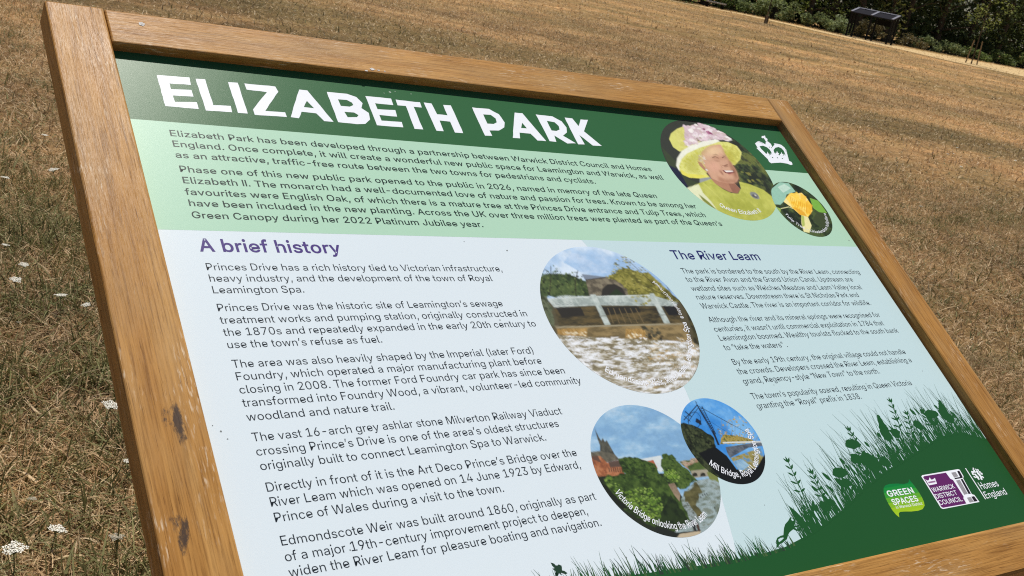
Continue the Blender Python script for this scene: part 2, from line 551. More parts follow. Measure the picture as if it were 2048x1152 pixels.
green = ink((52, 100, 64), 0.30)
dgreen = ink((36, 84, 46))
pale = ink((174, 211, 188))
paleblue = ink((192, 216, 221))
textink = ink((36, 44, 52))
textinkb = ink((34, 50, 50))
purple = ink((78, 62, 128))
indigo = ink((44, 48, 106))
wink = ink((236, 240, 248))
YH = -1.0653 * SB       # foot of the header band
YI = -0.8763 * SB       # foot of the intro band
def rect(x0, y0, x1, y1): return [(x0, y0), (x1, y0), (x1, y1), (x0, y1)]
s = Sheet(); s.poly(rect(PX0, PY0, PX1, YH), 0.0002, green); s.build("header_band", panel)
s = Sheet(); s.poly(rect(PX0, YH, PX1, YI), 0.0002, pale); s.build("intro_band", panel)
# pale blue field with its curved left edge
e = [at(u, v) for u, v in ((1163, 479.6), (1176, 494), (1230, 545), (1300, 640), (1372, 782), (1400, 850), (1442, 990), (1467, 1080), (1480, 1152), (1484, 1200))]
s = Sheet(); s.poly([(e[0][0], YI)] + e[1:] + [(e[-1][0], PY1), (PX1, PY1), (PX1, YI)], 0.0002, paleblue); s.build("river_tint", panel)

# ------------------------------------------------------------------ lettering
GL = json.loads(r'''{"(":[273,[89,207,101,324,132,441,177,539,236,539,191,428,161,313,151,207,160,115,188,16,236,-96,177,-96,139,-21,111,55,95,131]],")":[273,[37,-96,86,18,113,116,122,207,112,313,82,428,37,539,97,539,142,441,173,323,184,207,178,130,161,53,134,-22,97,-96]],",":[188,[38,-119,68,71,137,71,84,-119]],"-":[453,[337,244,337,188,114,188,114,244]],".":[188,[95,-4,63,9,50,41,63,73,95,87,128,73,141,41,128,9]],"0":[453,[227,-7,174,1,130,24,95,62,69,113,53,178,48,254,53,330,69,395,95,447,130,484,174,508,227,516,279,508,323,484,358,447,384,395,400,330,405,254,400,178,384,113,359,62,323,24,279,1],[227,50,261,56,290,74,313,103,330,144,344,254,330,365,313,405,290,435,261,453,227,460,192,453,163,435,140,405,123,365,109,254,123,144,140,103,163,74,192,56]],"1":[453,[76,0,76,55,391,55,391,0],[276,509,276,0,212,0,212,448,209,448,86,358,86,427,198,509]],"2":[453,[64,0,64,47,234,229,282,282,311,327,320,371,308,419,273,449,224,460,172,447,139,413,127,362,66,362,71,405,86,442,111,473,143,496,182,511,225,516,268,511,306,497,337,474,361,445,376,411,381,372,371,318,336,259,267,180,153,60,153,57,389,57,389,0]],"3":[453,[218,-7,133,10,98,30,70,57,52,91,44,132,109,132,126,87,165,59,219,50,275,61,315,93,329,145,316,196,275,234,201,248,157,248,157,299,288,448,288,452,70,452,70,509,372,509,372,461,211,278,211,289,264,288,308,276,344,253,371,222,387,186,393,145,387,103,370,66,344,36,309,12,266,-2]],"4":[453,[40,105,40,158,247,509,311,509,109,166,109,163,413,163,413,105],[282,0,282,121,282,146,282,318,343,318,343,0]],"6":[453,[226,-7,182,-1,142,15,109,40,84,74,69,115,64,162,80,239,137,340,252,509,322,509,151,261,145,261,165,288,196,307,235,314,278,309,316,295,346,271,370,240,384,201,389,157,384,112,368,73,343,39,310,14,271,-2],[226,48,279,63,314,101,327,157,314,213,279,251,226,265,174,252,138,214,125,158,138,102,174,63]],"7":[453,[97,0,323,448,323,452,62,452,62,509,391,509,391,449,165,0]],"8":[453,[226,-7,178,-2,136,11,101,33,74,62,57,96,52,135,65,195,101,241,153,265,153,267,119,282,93,308,76,342,70,380,75,417,90,450,114,477,146,498,184,511,226,516,269,511,306,498,337,477,361,450,377,417,382,380,376,342,359,308,333,282,300,267,300,265,351,241,387,195,401,135,395,96,378,62,352,33,317,11,275,-2],[226,49,285,60,323,91,337,139,322,189,283,223,226,235,169,223,130,189,115,139,129,91,167,60],[226,290,274,300,307,330,319,376,308,420,275,449,226,460,177,449,145,420,133,376,145,330,178,300]],"9":[453,[226,516,271,510,310,494,343,468,368,434,384,393,389,347,373,270,315,168,200,0,130,0,301,248,307,248,287,221,257,202,218,195,175,199,137,214,106,237,83,269,68,307,64,352,69,397,85,436,110,469,143,494,182,510],[226,460,174,446,138,407,125,352,138,295,174,257,226,243,279,257,314,295,327,350,314,407,279,446]],"A":[480,[16,0,201,509,276,509,463,0,395,0,287,302,264,372,232,478,245,478,213,371,191,302,85,0],[110,142,110,199,370,199,370,142]],"B":[456,[60,0,60,509,241,509,289,504,329,491,359,469,381,442,394,410,398,374,387,320,356,286,315,267,315,262,363,245,402,203,418,136,413,100,400,67,377,39,344,18,301,4,247,0],[125,57,245,57,296,63,330,80,349,105,355,137,342,184,306,218,248,231,125,231],[125,285,238,285,288,296,323,326,336,372,330,403,313,429,283,446,240,452,125,452]],"C":[510,[267,-7,205,1,150,25,104,63,70,115,48,179,40,254,48,329,70,393,104,445,150,484,205,508,267,516,340,504,402,471,448,418,473,348,408,348,389,395,357,428,315,449,267,456,223,450,184,432,150,403,125,364,109,314,103,254,109,194,125,145,151,105,184,76,223,59,267,53,315,60,357,81,389,114,408,160,473,160,448,91,402,38,341,5]],"D":[502,[219,0,96,0,96,57,215,57,272,63,318,81,354,110,379,149,394,198,399,255,394,312,379,361,354,399,320,428,275,446,221,452,93,452,93,509,225,509,294,501,353,478,399,441,433,391,455,329,462,255,455,181,433,119,398,68,351,31,291,8],[125,509,125,0,60,0,60,509]],"E":[419,[60,0,60,509,372,509,372,452,125,452,125,286,355,286,355,229,125,229,125,57,375,57,375,0]],"F":[410,[60,0,60,509,369,509,369,452,125,452,125,278,346,278,346,221,125,221,125,0]],"G":[520,[269,-7,205,1,149,25,104,64,69,116,47,179,40,254,47,329,69,393,103,445,149,484,203,508,265,516,340,504,403,469,449,416,474,349,408,349,387,393,356,427,315,448,265,456,222,450,183,432,150,404,125,364,109,314,103,254,109,194,125,145,151,105,184,76,224,59,269,53,309,57,345,71,374,93,396,123,410,160,415,202,434,199,283,199,283,256,478,256,478,200,471,141,451,91,419,50,377,19,326,0]],"H":[517,[60,0,60,509,125,509,125,289,392,289,392,509,457,509,457,0,392,0,392,232,125,232,125,0]],"I":[154,[45,0,45,509,109,509,109,0]],"J":[396,[185,-7,124,3,75,33,44,81,33,145,33,173,98,173,98,145,104,104,122,74,149,56,185,50,220,56,248,74,266,104,272,145,272,509,336,509,336,145,326,81,294,33,246,3]],"K":[467,[104,145,104,216,139,261,174,303,212,344,364,509,448,509,231,276,228,276],[60,0,60,509,125,509,125,334,124,225,125,193,125,0],[372,0,188,259,228,309,449,0]],"L":[393,[60,0,60,509,125,509,125,57,361,57,361,0]],"M":[628,[60,0,60,509,152,509,277,187,287,159,299,123,311,84,322,49,307,49,318,83,330,121,342,158,352,187,476,509,568,509,568,0,504,0,504,291,504,327,505,369,506,413,507,457,513,457,498,409,482,363,467,322,456,291,342,0,286,0,170,291,159,321,145,361,129,408,112,457,119,457,120,416,121,372,122,328,122,291,122,0]],"N":[523,[60,0,60,509,136,509,343,183,363,151,388,107,414,55,405,54,401,108,399,157,399,195,399,509,463,509,463,0,387,0,202,290,177,331,148,381,108,452,119,454,122,384,124,328,125,291,125,0]],"O":[533,[267,-7,205,1,150,25,105,63,70,115,48,179,40,254,48,329,70,393,105,445,150,484,205,508,267,516,329,508,384,484,429,445,464,393,486,329,493,254,486,179,464,115,429,63,384,25,329,1],[267,53,310,59,349,76,383,105,408,144,425,194,430,254,425,314,408,365,383,404,349,433,310,450,267,456,223,450,184,433,151,404,125,364,109,314,103,254,109,194,125,144,151,105,184,76,223,59]],"P":[445,[60,0,60,509,235,509,289,503,332,487,366,462,390,430,404,391,409,348,404,304,390,265,366,233,332,207,289,191,235,186,109,186,109,242,233,242,297,256,333,294,344,348,333,402,297,439,232,452,125,452,125,0]],"Q":[533,[245,159,313,159,369,85,384,65,468,-48,401,-48,346,27,331,46],[267,-7,205,1,150,25,105,63,70,115,48,179,40,254,48,329,70,393,105,445,150,484,205,508,267,516,329,508,384,484,429,445,464,393,486,329,493,254,486,179,464,115,429,63,384,25,329,1],[267,53,310,59,349,76,383,105,408,144,425,194,430,254,425,314,408,365,383,404,349,433,310,450,267,456,223,450,184,433,151,404,125,364,109,314,103,254,109,194,125,144,151,105,184,76,223,59]],"R":[449,[60,0,60,509,236,509,290,504,333,489,367,465,390,433,405,395,409,352,405,309,390,271,367,240,333,217,289,203,236,198,96,198,96,255,234,255,298,267,334,300,345,352,334,405,298,440,233,452,125,452,125,0],[353,0,230,229,303,229,428,0]],"S":[447,[224,-9,172,-4,128,9,91,31,64,60,46,96,38,137,104,137,123,88,166,59,224,49,286,60,329,92,346,139,332,179,296,205,245,222,184,239,128,260,86,289,60,326,52,372,58,413,75,448,102,476,138,498,180,511,227,516,275,511,316,498,351,476,377,449,394,415,401,378,337,378,326,412,302,437,267,453,225,459,167,448,129,418,115,376,119,352,131,334,169,308,212,293,264,279,312,264,359,238,395,198,408,139,403,99,386,64,360,34,323,11,278,-4]],"T":[449,[32,452,32,509,417,509,417,452,257,452,257,0,193,0,193,452]],"U":[517,[259,-8,203,-2,154,15,114,43,85,80,66,124,60,173,60,509,124,509,124,178,141,113,160,87,187,68,220,56,259,52,298,56,331,68,357,87,377,113,393,178,393,509,457,509,457,173,451,124,433,80,403,43,363,15,315,-2]],"V":[480,[204,0,16,509,84,509,192,206,215,137,248,31,235,31,267,138,290,206,395,509,463,509,278,0]],"W":[686,[155,0,16,509,82,509,163,196,175,145,187,94,197,40,189,40,200,94,211,145,224,196,306,509,380,509,462,196,474,145,486,94,497,40,488,40,499,94,510,145,523,196,603,509,670,509,530,0,455,0,368,323,351,391,336,475,350,475,335,395,318,323,230,0]],"a":[389,[160,-9,94,5,48,45,35,73,30,108,43,161,78,193,125,211,178,220,234,227,265,235,276,255,276,257,267,297,240,322,196,331,149,322,118,301,100,274,41,291,79,346,133,375,194,384,239,379,286,360,322,320,337,251,337,0,277,0,277,52,272,52,252,25,215,1],[170,45,228,59,263,93,276,138,276,190,259,182,231,176,200,171,175,168,134,159,103,139,92,105,102,72,130,52]],"b":[424,[229,-8,172,4,138,31,118,59,112,59,112,0,53,0,53,509,114,509,114,319,118,319,137,346,171,373,229,384,274,378,313,361,345,332,370,293,385,245,390,189,385,133,370,84,346,45,313,16,274,-2],[220,47,253,51,279,66,316,117,328,189,316,261,280,311,253,325,220,330,188,325,161,312,125,263,113,189,125,115,162,65,188,51]],"c":[396,[207,-8,159,-2,117,16,82,46,56,85,40,133,34,187,40,243,56,291,82,330,117,360,159,378,207,384,260,377,305,356,340,322,362,277,303,262,290,289,270,311,242,325,207,330,173,325,145,310,108,258,96,187,108,117,145,66,173,51,207,46,243,52,271,66,292,89,304,117,363,102,341,56,306,21,261,-1]],"d":[424,[195,-8,151,-2,111,16,79,45,55,84,39,133,34,189,39,245,55,293,79,332,112,361,151,378,196,384,253,373,287,346,306,319,311,319,311,509,372,509,372,0,313,0,313,59,307,59,287,31,252,4],[205,47,236,51,263,65,299,115,312,189,300,263,263,312,237,325,205,330,172,325,145,311,108,261,96,189,109,117,145,66,172,51]],"e":[404,[212,-8,161,-2,117,16,82,46,56,85,40,132,34,187,39,242,55,290,81,329,115,359,157,378,205,384,266,374,319,341,357,282,371,194,371,169,75,169,75,221,338,221,310,202,298,269,263,314,237,326,205,330,173,326,146,313,109,270,96,211,96,178,110,106,128,80,151,61,212,46,254,53,285,73,306,105,365,91,335,39,283,4]],"f":[254,[228,379,228,327,6,327,6,379],[81,0,81,432,96,486,135,519,187,530,222,527,243,521,227,468,215,472,195,474,171,470,154,460,142,419,142,0]],"g":[425,[207,-151,134,-140,82,-110,51,-69,101,-41,122,-66,154,-88,207,-97,249,-92,282,-75,304,-47,311,-6,311,68,306,68,287,41,252,16,195,5,152,10,113,27,80,53,55,90,39,136,34,191,39,246,55,293,80,332,112,361,152,378,196,384,253,373,288,346,308,319,313,319,313,379,372,379,372,-9,367,-54,350,-90,324,-117,291,-136],[205,59,237,63,264,75,300,121,312,193,300,264,264,312,237,325,205,330,172,325,145,312,109,262,96,193,109,123,145,76,172,63]],"h":[410,[114,227,114,0,53,0,53,509,114,509,114,287,102,287,124,332,152,362,187,379,227,384,295,369,321,349,341,321,353,285,357,240,357,0,296,0,296,235,290,275,273,304,246,323,210,329,161,317,126,283]],"i":[167,[53,0,53,379,114,379,114,0],[84,443,54,455,41,483,54,512,84,524,114,512,126,483,114,455]],"j":[167,[53,379,114,379,114,-30,102,-90,65,-129,4,-143,-10,-143,-10,-87,2,-87,25,-83,40,-72,53,-29],[83,443,53,455,41,483,53,512,83,524,114,512,126,483,114,455]],"k":[381,[110,137,110,212,121,212,284,379,360,379,184,199,177,199],[53,0,53,509,114,509,114,0],[294,0,148,186,191,229,372,0]],"l":[189,[139,-2,101,3,74,20,58,47,53,84,53,509,114,509,114,99,120,62,146,52,160,53,170,54,181,3,162,-1]],"m":[610,[53,0,53,379,112,379,112,295,108,295,132,346,172,376,219,386,257,380,287,361,309,331,321,295,312,295,337,343,381,375,437,386,497,372,522,354,541,328,553,296,557,255,557,0,496,0,496,254,490,289,473,313,447,326,419,330,374,320,345,290,335,247,335,0,274,0,274,260,269,288,253,311,229,326,199,330,158,320,126,289,114,238,114,0]],"n":[410,[114,227,114,0,53,0,53,379,112,379,112,287,102,287,124,332,152,362,187,379,227,384,295,369,321,349,341,321,353,285,357,240,357,0,296,0,296,235,290,275,273,304,246,323,210,329,161,317,126,283]],"o":[415,[207,-8,159,-2,117,16,82,46,56,85,40,133,34,187,40,243,56,291,82,330,117,360,159,378,207,384,256,378,299,360,333,330,359,291,376,243,381,187,376,133,359,85,333,46,299,16,256,-2],[207,46,242,51,270,66,307,117,319,187,307,258,270,310,242,325,207,330,173,325,145,310,108,258,96,187,108,117,145,66,173,51]],"p":[424,[53,-143,53,379,112,379,112,319,118,319,137,346,171,373,229,384,274,378,313,361,345,332,370,293,385,245,390,189,385,133,370,84,346,45,313,16,274,-2,229,-8,173,4,138,31,118,59,114,59,114,-143],[220,47,253,51,279,66,316,117,328,189,316,261,280,311,253,325,220,330,188,325,161,312,125,263,113,189,125,115,162,65,188,51]],"r":[259,[53,0,53,379,112,379,112,321,115,321,130,347,152,367,181,380,213,385,229,384,243,384,243,322,230,324,207,326,159,315,126,284,114,237,114,0]],"s":[365,[182,-8,112,3,62,38,36,94,94,107,105,79,124,60,181,45,217,50,244,62,262,81,268,103,254,136,212,155,149,170,104,186,72,208,53,237,47,274,51,305,65,332,115,370,187,384,254,372,299,339,324,290,268,277,243,316,219,328,187,333,156,329,131,317,114,299,109,277,124,243,172,223,229,209,275,194,306,171,325,142,331,107,326,75,312,47,290,24,260,6]],"t":[227,[204,379,204,327,6,327,6,379],[65,471,126,471,126,98,136,61,170,50,185,51,202,54,213,2,192,-3,168,-4,125,2,92,21,72,52,65,93]],"u":[410,[182,-5,115,11,89,31,69,59,57,95,53,139,53,379,114,379,114,144,119,105,137,75,164,56,200,50,249,62,283,97,296,153,296,379,357,379,357,0,298,0,298,92,307,92,286,47,257,17,222,0]],"v":[389,[163,0,17,379,84,379,165,155,187,87,206,21,184,21,203,87,224,155,305,379,371,379,226,0]],"w":[567,[138,0,23,379,87,379,133,214,154,137,175,41,165,41,186,135,206,214,252,379,316,379,362,214,382,136,402,41,391,41,413,135,434,214,480,379,545,379,429,0,368,0,319,172,305,225,291,280,277,338,291,338,277,280,263,225,248,172,199,0]],"x":[379,[21,0,171,218,171,171,29,379,100,379,147,306,179,253,207,206,175,206,202,253,233,306,282,379,352,379,209,169,209,214,358,0,287,0,231,85,200,136,173,182,205,182,178,136,148,85,91,0]],"y":[389,[47,-139,61,-86,71,-87,104,-89,130,-74,151,-36,163,-1,17,379,84,379,165,155,187,87,206,21,184,21,202,87,224,155,305,379,371,379,204,-58,177,-107,139,-136,91,-145,65,-143]],"z":[380,[42,0,42,50,250,323,48,323,48,379,333,379,333,329,126,56,339,56,339,0]],"\u00a9":[637,[173,254,178,293,193,328,216,358,247,382,282,397,321,402,386,386,436,345,460,286,400,286,391,309,372,328,321,344,276,332,243,299,231,254,243,209,276,177,321,165,347,169,370,181,395,223,455,223,432,163,385,122,321,107,282,112,247,126,216,150,193,180,178,215],[318,-8,266,-3,216,12,172,37,133,69,101,108,76,153,61,202,56,254,61,307,76,356,101,401,133,440,172,472,216,496,266,511,318,517,371,511,420,496,465,472,504,440,536,401,560,356,575,307,580,254,575,202,560,153,536,108,504,69,465,37,420,12,371,-3],[318,51,397,67,462,111,506,176,521,254,506,333,462,398,397,442,318,457,240,442,175,398,131,333,115,254,131,176,175,111,240,67]],"\u2019":[177,[52,318,82,509,151,509,98,318]],"\u201c":[300,[52,318,104,509,151,509,121,318],[175,318,228,509,274,509,244,318]],"\u201d":[300,[52,318,82,509,151,509,98,318],[175,318,205,509,274,509,222,318]]," ":[188]}''')
CAP = 509.0
_gc = {}
TALL = set("bdfhklijt")
def lower(ch, y):
    """lower-case proportions of the board's face: a smaller x-height under full ascenders"""
    if not ch.islower(): return y
    if y <= 0: return y
    if y <= 384: return y * 0.905
    return 347.5 + (y - 384) * (535 - 347.5) / (535 - 384)
def area(L): return sum(L[i][0] * L[(i + 1) % len(L)][1] - L[(i + 1) % len(L)][0] * L[i][1] for i in range(len(L))) / 2
def inside(p, L):
    r = False
    for i in range(len(L)):
        a, b = L[i], L[i - 1]
        if (a[1] > p[1]) != (b[1] > p[1]) and p[0] < (b[0] - a[0]) * (p[1] - a[1]) / (b[1] - a[1]) + a[0]: r = not r
    return r
def glyph(ch, bold):
    k = (ch, bold)
    if k in _gc: return _gc[k]
    loops = [[(l[i], lower(ch, l[i + 1])) for i in range(0, len(l), 2)] for l in GL[ch][1:]]
    pieces = []
    if loops:
        sg = 1 if area(max(loops, key=lambda L: abs(area(L)))) > 0 else -1
        new = []
        for L in loops:
            n = len(L); o = []
            for i in range(n):
                a, b, c = L[i - 1], L[i], L[(i + 1) % n]
                d1 = (b[0] - a[0], b[1] - a[1]); d2 = (c[0] - b[0], c[1] - b[1])
                l1, l2 = math.hypot(*d1) or 1, math.hypot(*d2) or 1
                n1 = (d1[1] / l1, -d1[0] / l1); n2 = (d2[1] / l2, -d2[0] / l2)
                mx, my = n1[0] + n2[0], n1[1] + n2[1]
                q = mx * mx + my * my
                f = 2 * bold * sg / max(q, 1.0)
                o.append((b[0] + mx * f, b[1] + my * f))
            new.append(o)
        outer = [L for L in new if area(L) * sg > 0]
        holes = [L for L in new if area(L) * sg <= 0]
        for L in outer:
            hs = [h for h in holes if inside(h[0], L)]
            cu = bpy.data.curves.new("glyph", 'CURVE')
            cu.dimensions = '2D'; cu.fill_mode = 'BOTH'
            for Q in [L] + hs:
                sp = cu.splines.new('POLY'); sp.points.add(len(Q) - 1); sp.use_cyclic_u = True
                for p, q in zip(sp.points, Q): p.co = (q[0] / CAP, q[1] / CAP, 0, 1)
            o = bpy.data.objects.new("glyph", cu)
            me = o.to_mesh()
            flat = [(v.co.x * CAP, v.co.y * CAP) for v in me.vertices]
            me.calc_loop_triangles()
            pieces.append((flat, [tuple(q.vertices) for q in me.loop_triangles]))
            o.to_mesh_clear(); bpy.data.objects.remove(o); bpy.data.curves.remove(cu)
    _gc[k] = (GL[ch][0] + max(0, bold) * 1.0, pieces)
    return _gc[k]

def width(txt, bold): return sum(glyph(c, bold)[0] for c in txt)

def put(s, txt, x0, y, x1, cap, mat, n=0.0005, bold=0, y1=None):
    """one line of lettering from (x0, y) to (x1, y1), capitals `cap` metres high"""
    y1 = y if y1 is None else y1
    k = cap / CAP
    sx = math.hypot(x1 - x0, y1 - y) / max(width(txt, bold) - 14, 1)
    ang = math.atan2(y1 - y, x1 - x0)
    ca, sa_ = math.cos(ang), math.sin(ang)
    pen = -7.0
    for ch in txt:
        adv, pcs = glyph(ch, bold)
        for j, (fl, tr) in enumerate(pcs):
            s.tri([(x0 + (pen + p[0]) * sx * ca + p[1] * k * sa_, y + (pen + p[0]) * sx * sa_ - p[1] * k * ca) for p in fl], tr, n + j * 0.00002, mat)
        pen += adv

def put_px(s, txt, a, b, cap_px, mat, n=0.0009, bold=0, squeeze=1.0):
    p, q = at(*a), at(*b)
    c0, c1 = at(*cap_px[0]), at(*cap_px[1])
    put(s, txt, p[0], p[1], q[0], math.hypot(c0[0] - c1[0], c0[1] - c1[1]) * squeeze, mat, n, bold, q[1])

def put_arc(s, txt, c, r, a0, a1, cap, mat, n=0.0012, bold=0):
    """lettering along the inside of a round picture, feet outward; angles from +x towards the board's foot"""
    k = cap / CAP
    tot = width(txt, bold)
    pen = 0.0
    for ch in txt:
        adv, pcs = glyph(ch, bold)
        th = a0 + (a1 - a0) * (pen + adv / 2) / tot
        sx = abs(a1 - a0) * r / tot
        ux, uy = math.sin(th), -math.cos(th)       # writing direction (running anticlockwise along the foot)
        ox, oy = -math.cos(th), -math.sin(th)      # up = to the centre
        px, py = c[0] + r * math.cos(th), c[1] + r * math.sin(th)
        for j, (fl, tr) in enumerate(pcs):
            s.tri([(px + ux * (p[0] - adv / 2) * sx + ox * p[1] * k, py + uy * (p[0] - adv / 2) * sx + oy * p[1] * k) for p in fl], tr, n + j * 0.00002, mat)
        pen += adv

INTRO = [
 ('Elizabeth Park has been developed through a partnership between Warwick District Council and Homes', -1.039, 1.275),
 ('England. Once complete, it will create a wonderful new public space for Leamington and Warwick, as well', -1.0197, 1.2915),
 ('as an attractive, traffic-free route between the two towns for pedestrians and cyclists.', -1.0, 1.1313),
 ('Phase one of this new public park opened to the public in 2026, named in memory of the late Queen', -0.9747, 1.2519),
 ('Elizabeth II. The monarch had a well-documented love of nature and passion for trees. Known to be among her', -0.9552, 1.3313),
 ('favourites were English Oak, of which there is a mature tree at the Princes Drive entrance and Tulip Trees, which', -0.9354, 1.3421),
 ('have been included in the new planting. Across the UK over three million trees were planted as part of the Queen’s', -0.9165, 1.3696),
 ('Green Canopy during her 2022 Platinum Jubilee year.', -0.8964, 0.869),
]
HIST = [
 ('Princes Drive has a rich history tied to Victorian infrastructure,', -0.8131, 0.8671),
 ('heavy industry, and the development of the town of Royal', -0.7956, 0.8429),
 ('Leamington Spa.', -0.7779, 0.5554),
 ('Princes Drive was the historic site of Leamington’s sewage', -0.7511, 0.842),
 ('treatment works and pumping station, originally constructed in', -0.733, 0.8755),
 ('the 1870s and repeatedly expanded in the early 20th century to', -0.7153, 0.8823),
 ('use the town’s refuse as fuel.', -0.6978, 0.6378),
 ('The area was also heavily shaped by the Imperial (later Ford)', -0.6705, 0.8593),
 ('Foundry, which operated a major manufacturing plant before', -0.6532, 0.8639),
 ('closing in 2008. The former Ford Foundry car park has since been', -0.6355, 0.895),
 ('transformed into Foundry Wood, a vibrant, volunteer-led community', -0.6179, 0.914),
 ('woodland and nature trail.', -0.5994, 0.622),
 ('The vast 16-arch grey ashlar stone Milverton Railway Viaduct', -0.573, 0.8599),
 ('crossing Prince’s Drive is one of the area’s oldest structures', -0.555, 0.8467),
 ('originally built to connect Leamington Spa to Warwick.', -0.537, 0.8184),
 ('Directly in front of it is the Art Deco Prince’s Bridge over the', -0.5106, 0.8547),
 ('River Leam which was opened on 14 June 1923 by Edward,', -0.4928, 0.8524),
 ('Prince of Wales during a visit to the town.', -0.4745, 0.7274),
 ('Edmondscote Weir was built around 1860, originally as part', -0.4475, 0.8538),
 ('of a major 19th-century improvement project to deepen,', -0.4297, 0.8327),
 ('widen the River Leam for pleasure boating and navigation.', -0.4124, 0.8452),
]
RIVER = [
 ('The park is bordered to the south by the River Leam, connecting', -0.8105, 1.6543),
 ('to the River Avon and the Grand Union Canal. Upstream are', -0.7929, 1.6213),
 ('wetland sites such as Welches Meadow and Leam Valley local', -0.775, 1.6313),
 ('nature reserves. Downstream there is St Nicholas Park and', -0.7575, 1.6094),
 ('Warwick Castle. The river is an important corridor for wildlife.', -0.7393, 1.6282),
 ('Although the river and its mineral springs were recognised for', -0.7126, 1.6315),
 ('centuries, it wasn’t until commercial exploitation in 1784 that', -0.6945, 1.6267),
 ('Leamington boomed. Wealthy tourists flocked to the south bank', -0.6773, 1.6531),
 ('to “take the waters” .', -0.6592, 1.3539),
 ('By the early 19th century, the original village could not handle', -0.6321, 1.6353),
 ('the crowds. Developers crossed the River Leam, establishing a', -0.6145, 1.6368),
 ('grand, Regency-style “New Town” to the north.', -0.5971, 1.5353),
 ('The town’s popularity soared, resulting in Queen Victoria', -0.5695, 1.5979),
 ('granting the “Royal” prefix in 1838.', -0.5528, 1.4531),
]
s = Sheet()
for txt, y, x1 in INTRO: put(s, txt, 0.4375 * SB, y * SB, x1 * SB, 0.0111 * SB, textinkb, bold=8)
s.build("intro_lettering", panel)
s = Sheet(); put(s, "A brief history", 0.4367 * SB, -0.8428 * SB, 0.6249 * SB, 0.0200 * SB, purple, bold=14)
s.build("heading_lettering", panel)
s = Sheet()
for txt, y, x1 in HIST: put(s, txt, 0.4374 * SB, y * SB, x1 * SB, 0.0111 * SB, textink, bold=-1)
s.build("history_lettering", panel)
s = Sheet(); put(s, "The River Leam", 1.2102 * SB, -0.8402 * SB, 1.4144 * SB, 0.0185 * SB, indigo, bold=11)
s.build("heading_lettering", panel)
s = Sheet()
for txt, y, x1 in RIVER: put(s, txt, 1.2120 * SB, y * SB, x1 * SB, 0.0109 * SB, textink, bold=-1)
s.build("river_lettering", panel)

# the big hand-cut title
def zc(ox, oy, sc): return lambda x, y: (ox + x / sc, oy + y / sc)
Z1, Z2 = zc(300, 130, 4.2667), zc(760, 170, 4.2667)
TITLE = [
 (Z1, [[(58,85),(338,107),(350,170),(165,157),(180,208),(355,213),(371,269),(194,260),(210,313),(400,318),(415,376),(130,350)]]),
 (Z1, [[(388,118),(470,122),(540,342),(690,348),(702,404),(478,388)]]),
 (Z1, [[(665,145),(748,150),(835,414),(752,409)]]),
 (Z1, [[(805,158),(1070,183),(1094,228),(982,391),(1151,403),(1168,443),(893,425),(878,379),(997,231),(826,211)]]),
 (Z1, [[(1272,209),(1342,216),(1565,484),(1488,480),(1420,413),(1293,398),(1272,456),(1200,446)], [(1338,306),(1400,370),(1313,360)]]),
 (Z1, [[(1508,230),(1680,245),(1760,275),(1812,325),(1805,368),(1866,408),(1878,465),(1835,502),(1765,505),(1605,487)],
       [(1603,292),(1680,300),(1722,322),(1735,343),(1705,355),(1630,350)], [(1658,399),(1740,405),(1778,428),(1765,446),(1688,446)]]),
 (Z2, [[(-125,94),(95,115),(112,172),(-42,157),(-23,206),(130,215),(146,270),(-5,256),(12,303),(185,317),(200,362),(-25,344)]]),
 (Z2, [[(132,125),(340,148),(357,192),(288,187),(368,380),(295,374),(222,180),(148,172)]]),
 (Z2, [[(372,150),(440,157),(487,250),(575,258),(538,170),(605,175),(710,410),(638,405),(597,312),(508,304),(545,395),(482,390)]]),
 (Z2, [[(785,192),(930,205),(1015,250),(1062,320),(1060,362),(1015,388),(935,388),(958,435),(895,432)], [(880,250),(945,256),(985,285),(997,318),(970,333),(915,330)]]),
 (Z2, [[(1148,235),(1215,242),(1417,478),(1345,473),(1285,416),(1190,406),(1195,456),(1133,450)], [(1213,322),(1255,371),(1203,366)]]),
 (Z2, [[(1330,252),(1470,268),(1550,310),(1590,362),(1595,405),(1562,432),(1672,498),(1600,499),(1488,432),(1505,485),(1448,480)], [(1424,306),(1490,318),(1525,350),(1533,380),(1505,392),(1463,388)]]),
 (Z2, [[(1575,278),(1640,285),(1694,352),(1713,295),(1775,297),(1740,395),(1892,520),(1815,516),(1700,426),(1748,508),(1690,505)]]),
]
rnd = random.Random(11)
s = Sheet()
for li, (Z, loops) in enumerate(TITLE):
    if li == 9: s.build("title_lettering", panel); s = Sheet()
    L2 = []
    for L in loops:
        q = [at(*Z(*p)) for p in L]
        o = []
        for i in range(len(q)):
            a, b = q[i], q[(i + 1) % len(q)]
            m = max(1, int(math.hypot(b[0] - a[0], b[1] - a[1]) / 0.007))
            o += [(a[0] + (b[0] - a[0]) * j / m + (rnd.uniform(-1, 1) * 0.00030), a[1] + (b[1] - a[1]) * j / m + (rnd.uniform(-1, 1) * 0.00030)) for j in range(m)]
        L2.append(o)
    s.poly(L2[0], 0.0005, wink, holes=L2[1:])
s.build("title_lettering", panel)

# ------------------------------------------------------------------ round printed pictures
def circ(cx, cy, r, n=64): return [(cx + r * math.cos(2 * math.pi * k / n), cy + r * math.sin(2 * math.pi * k / n)) for k in range(n)]

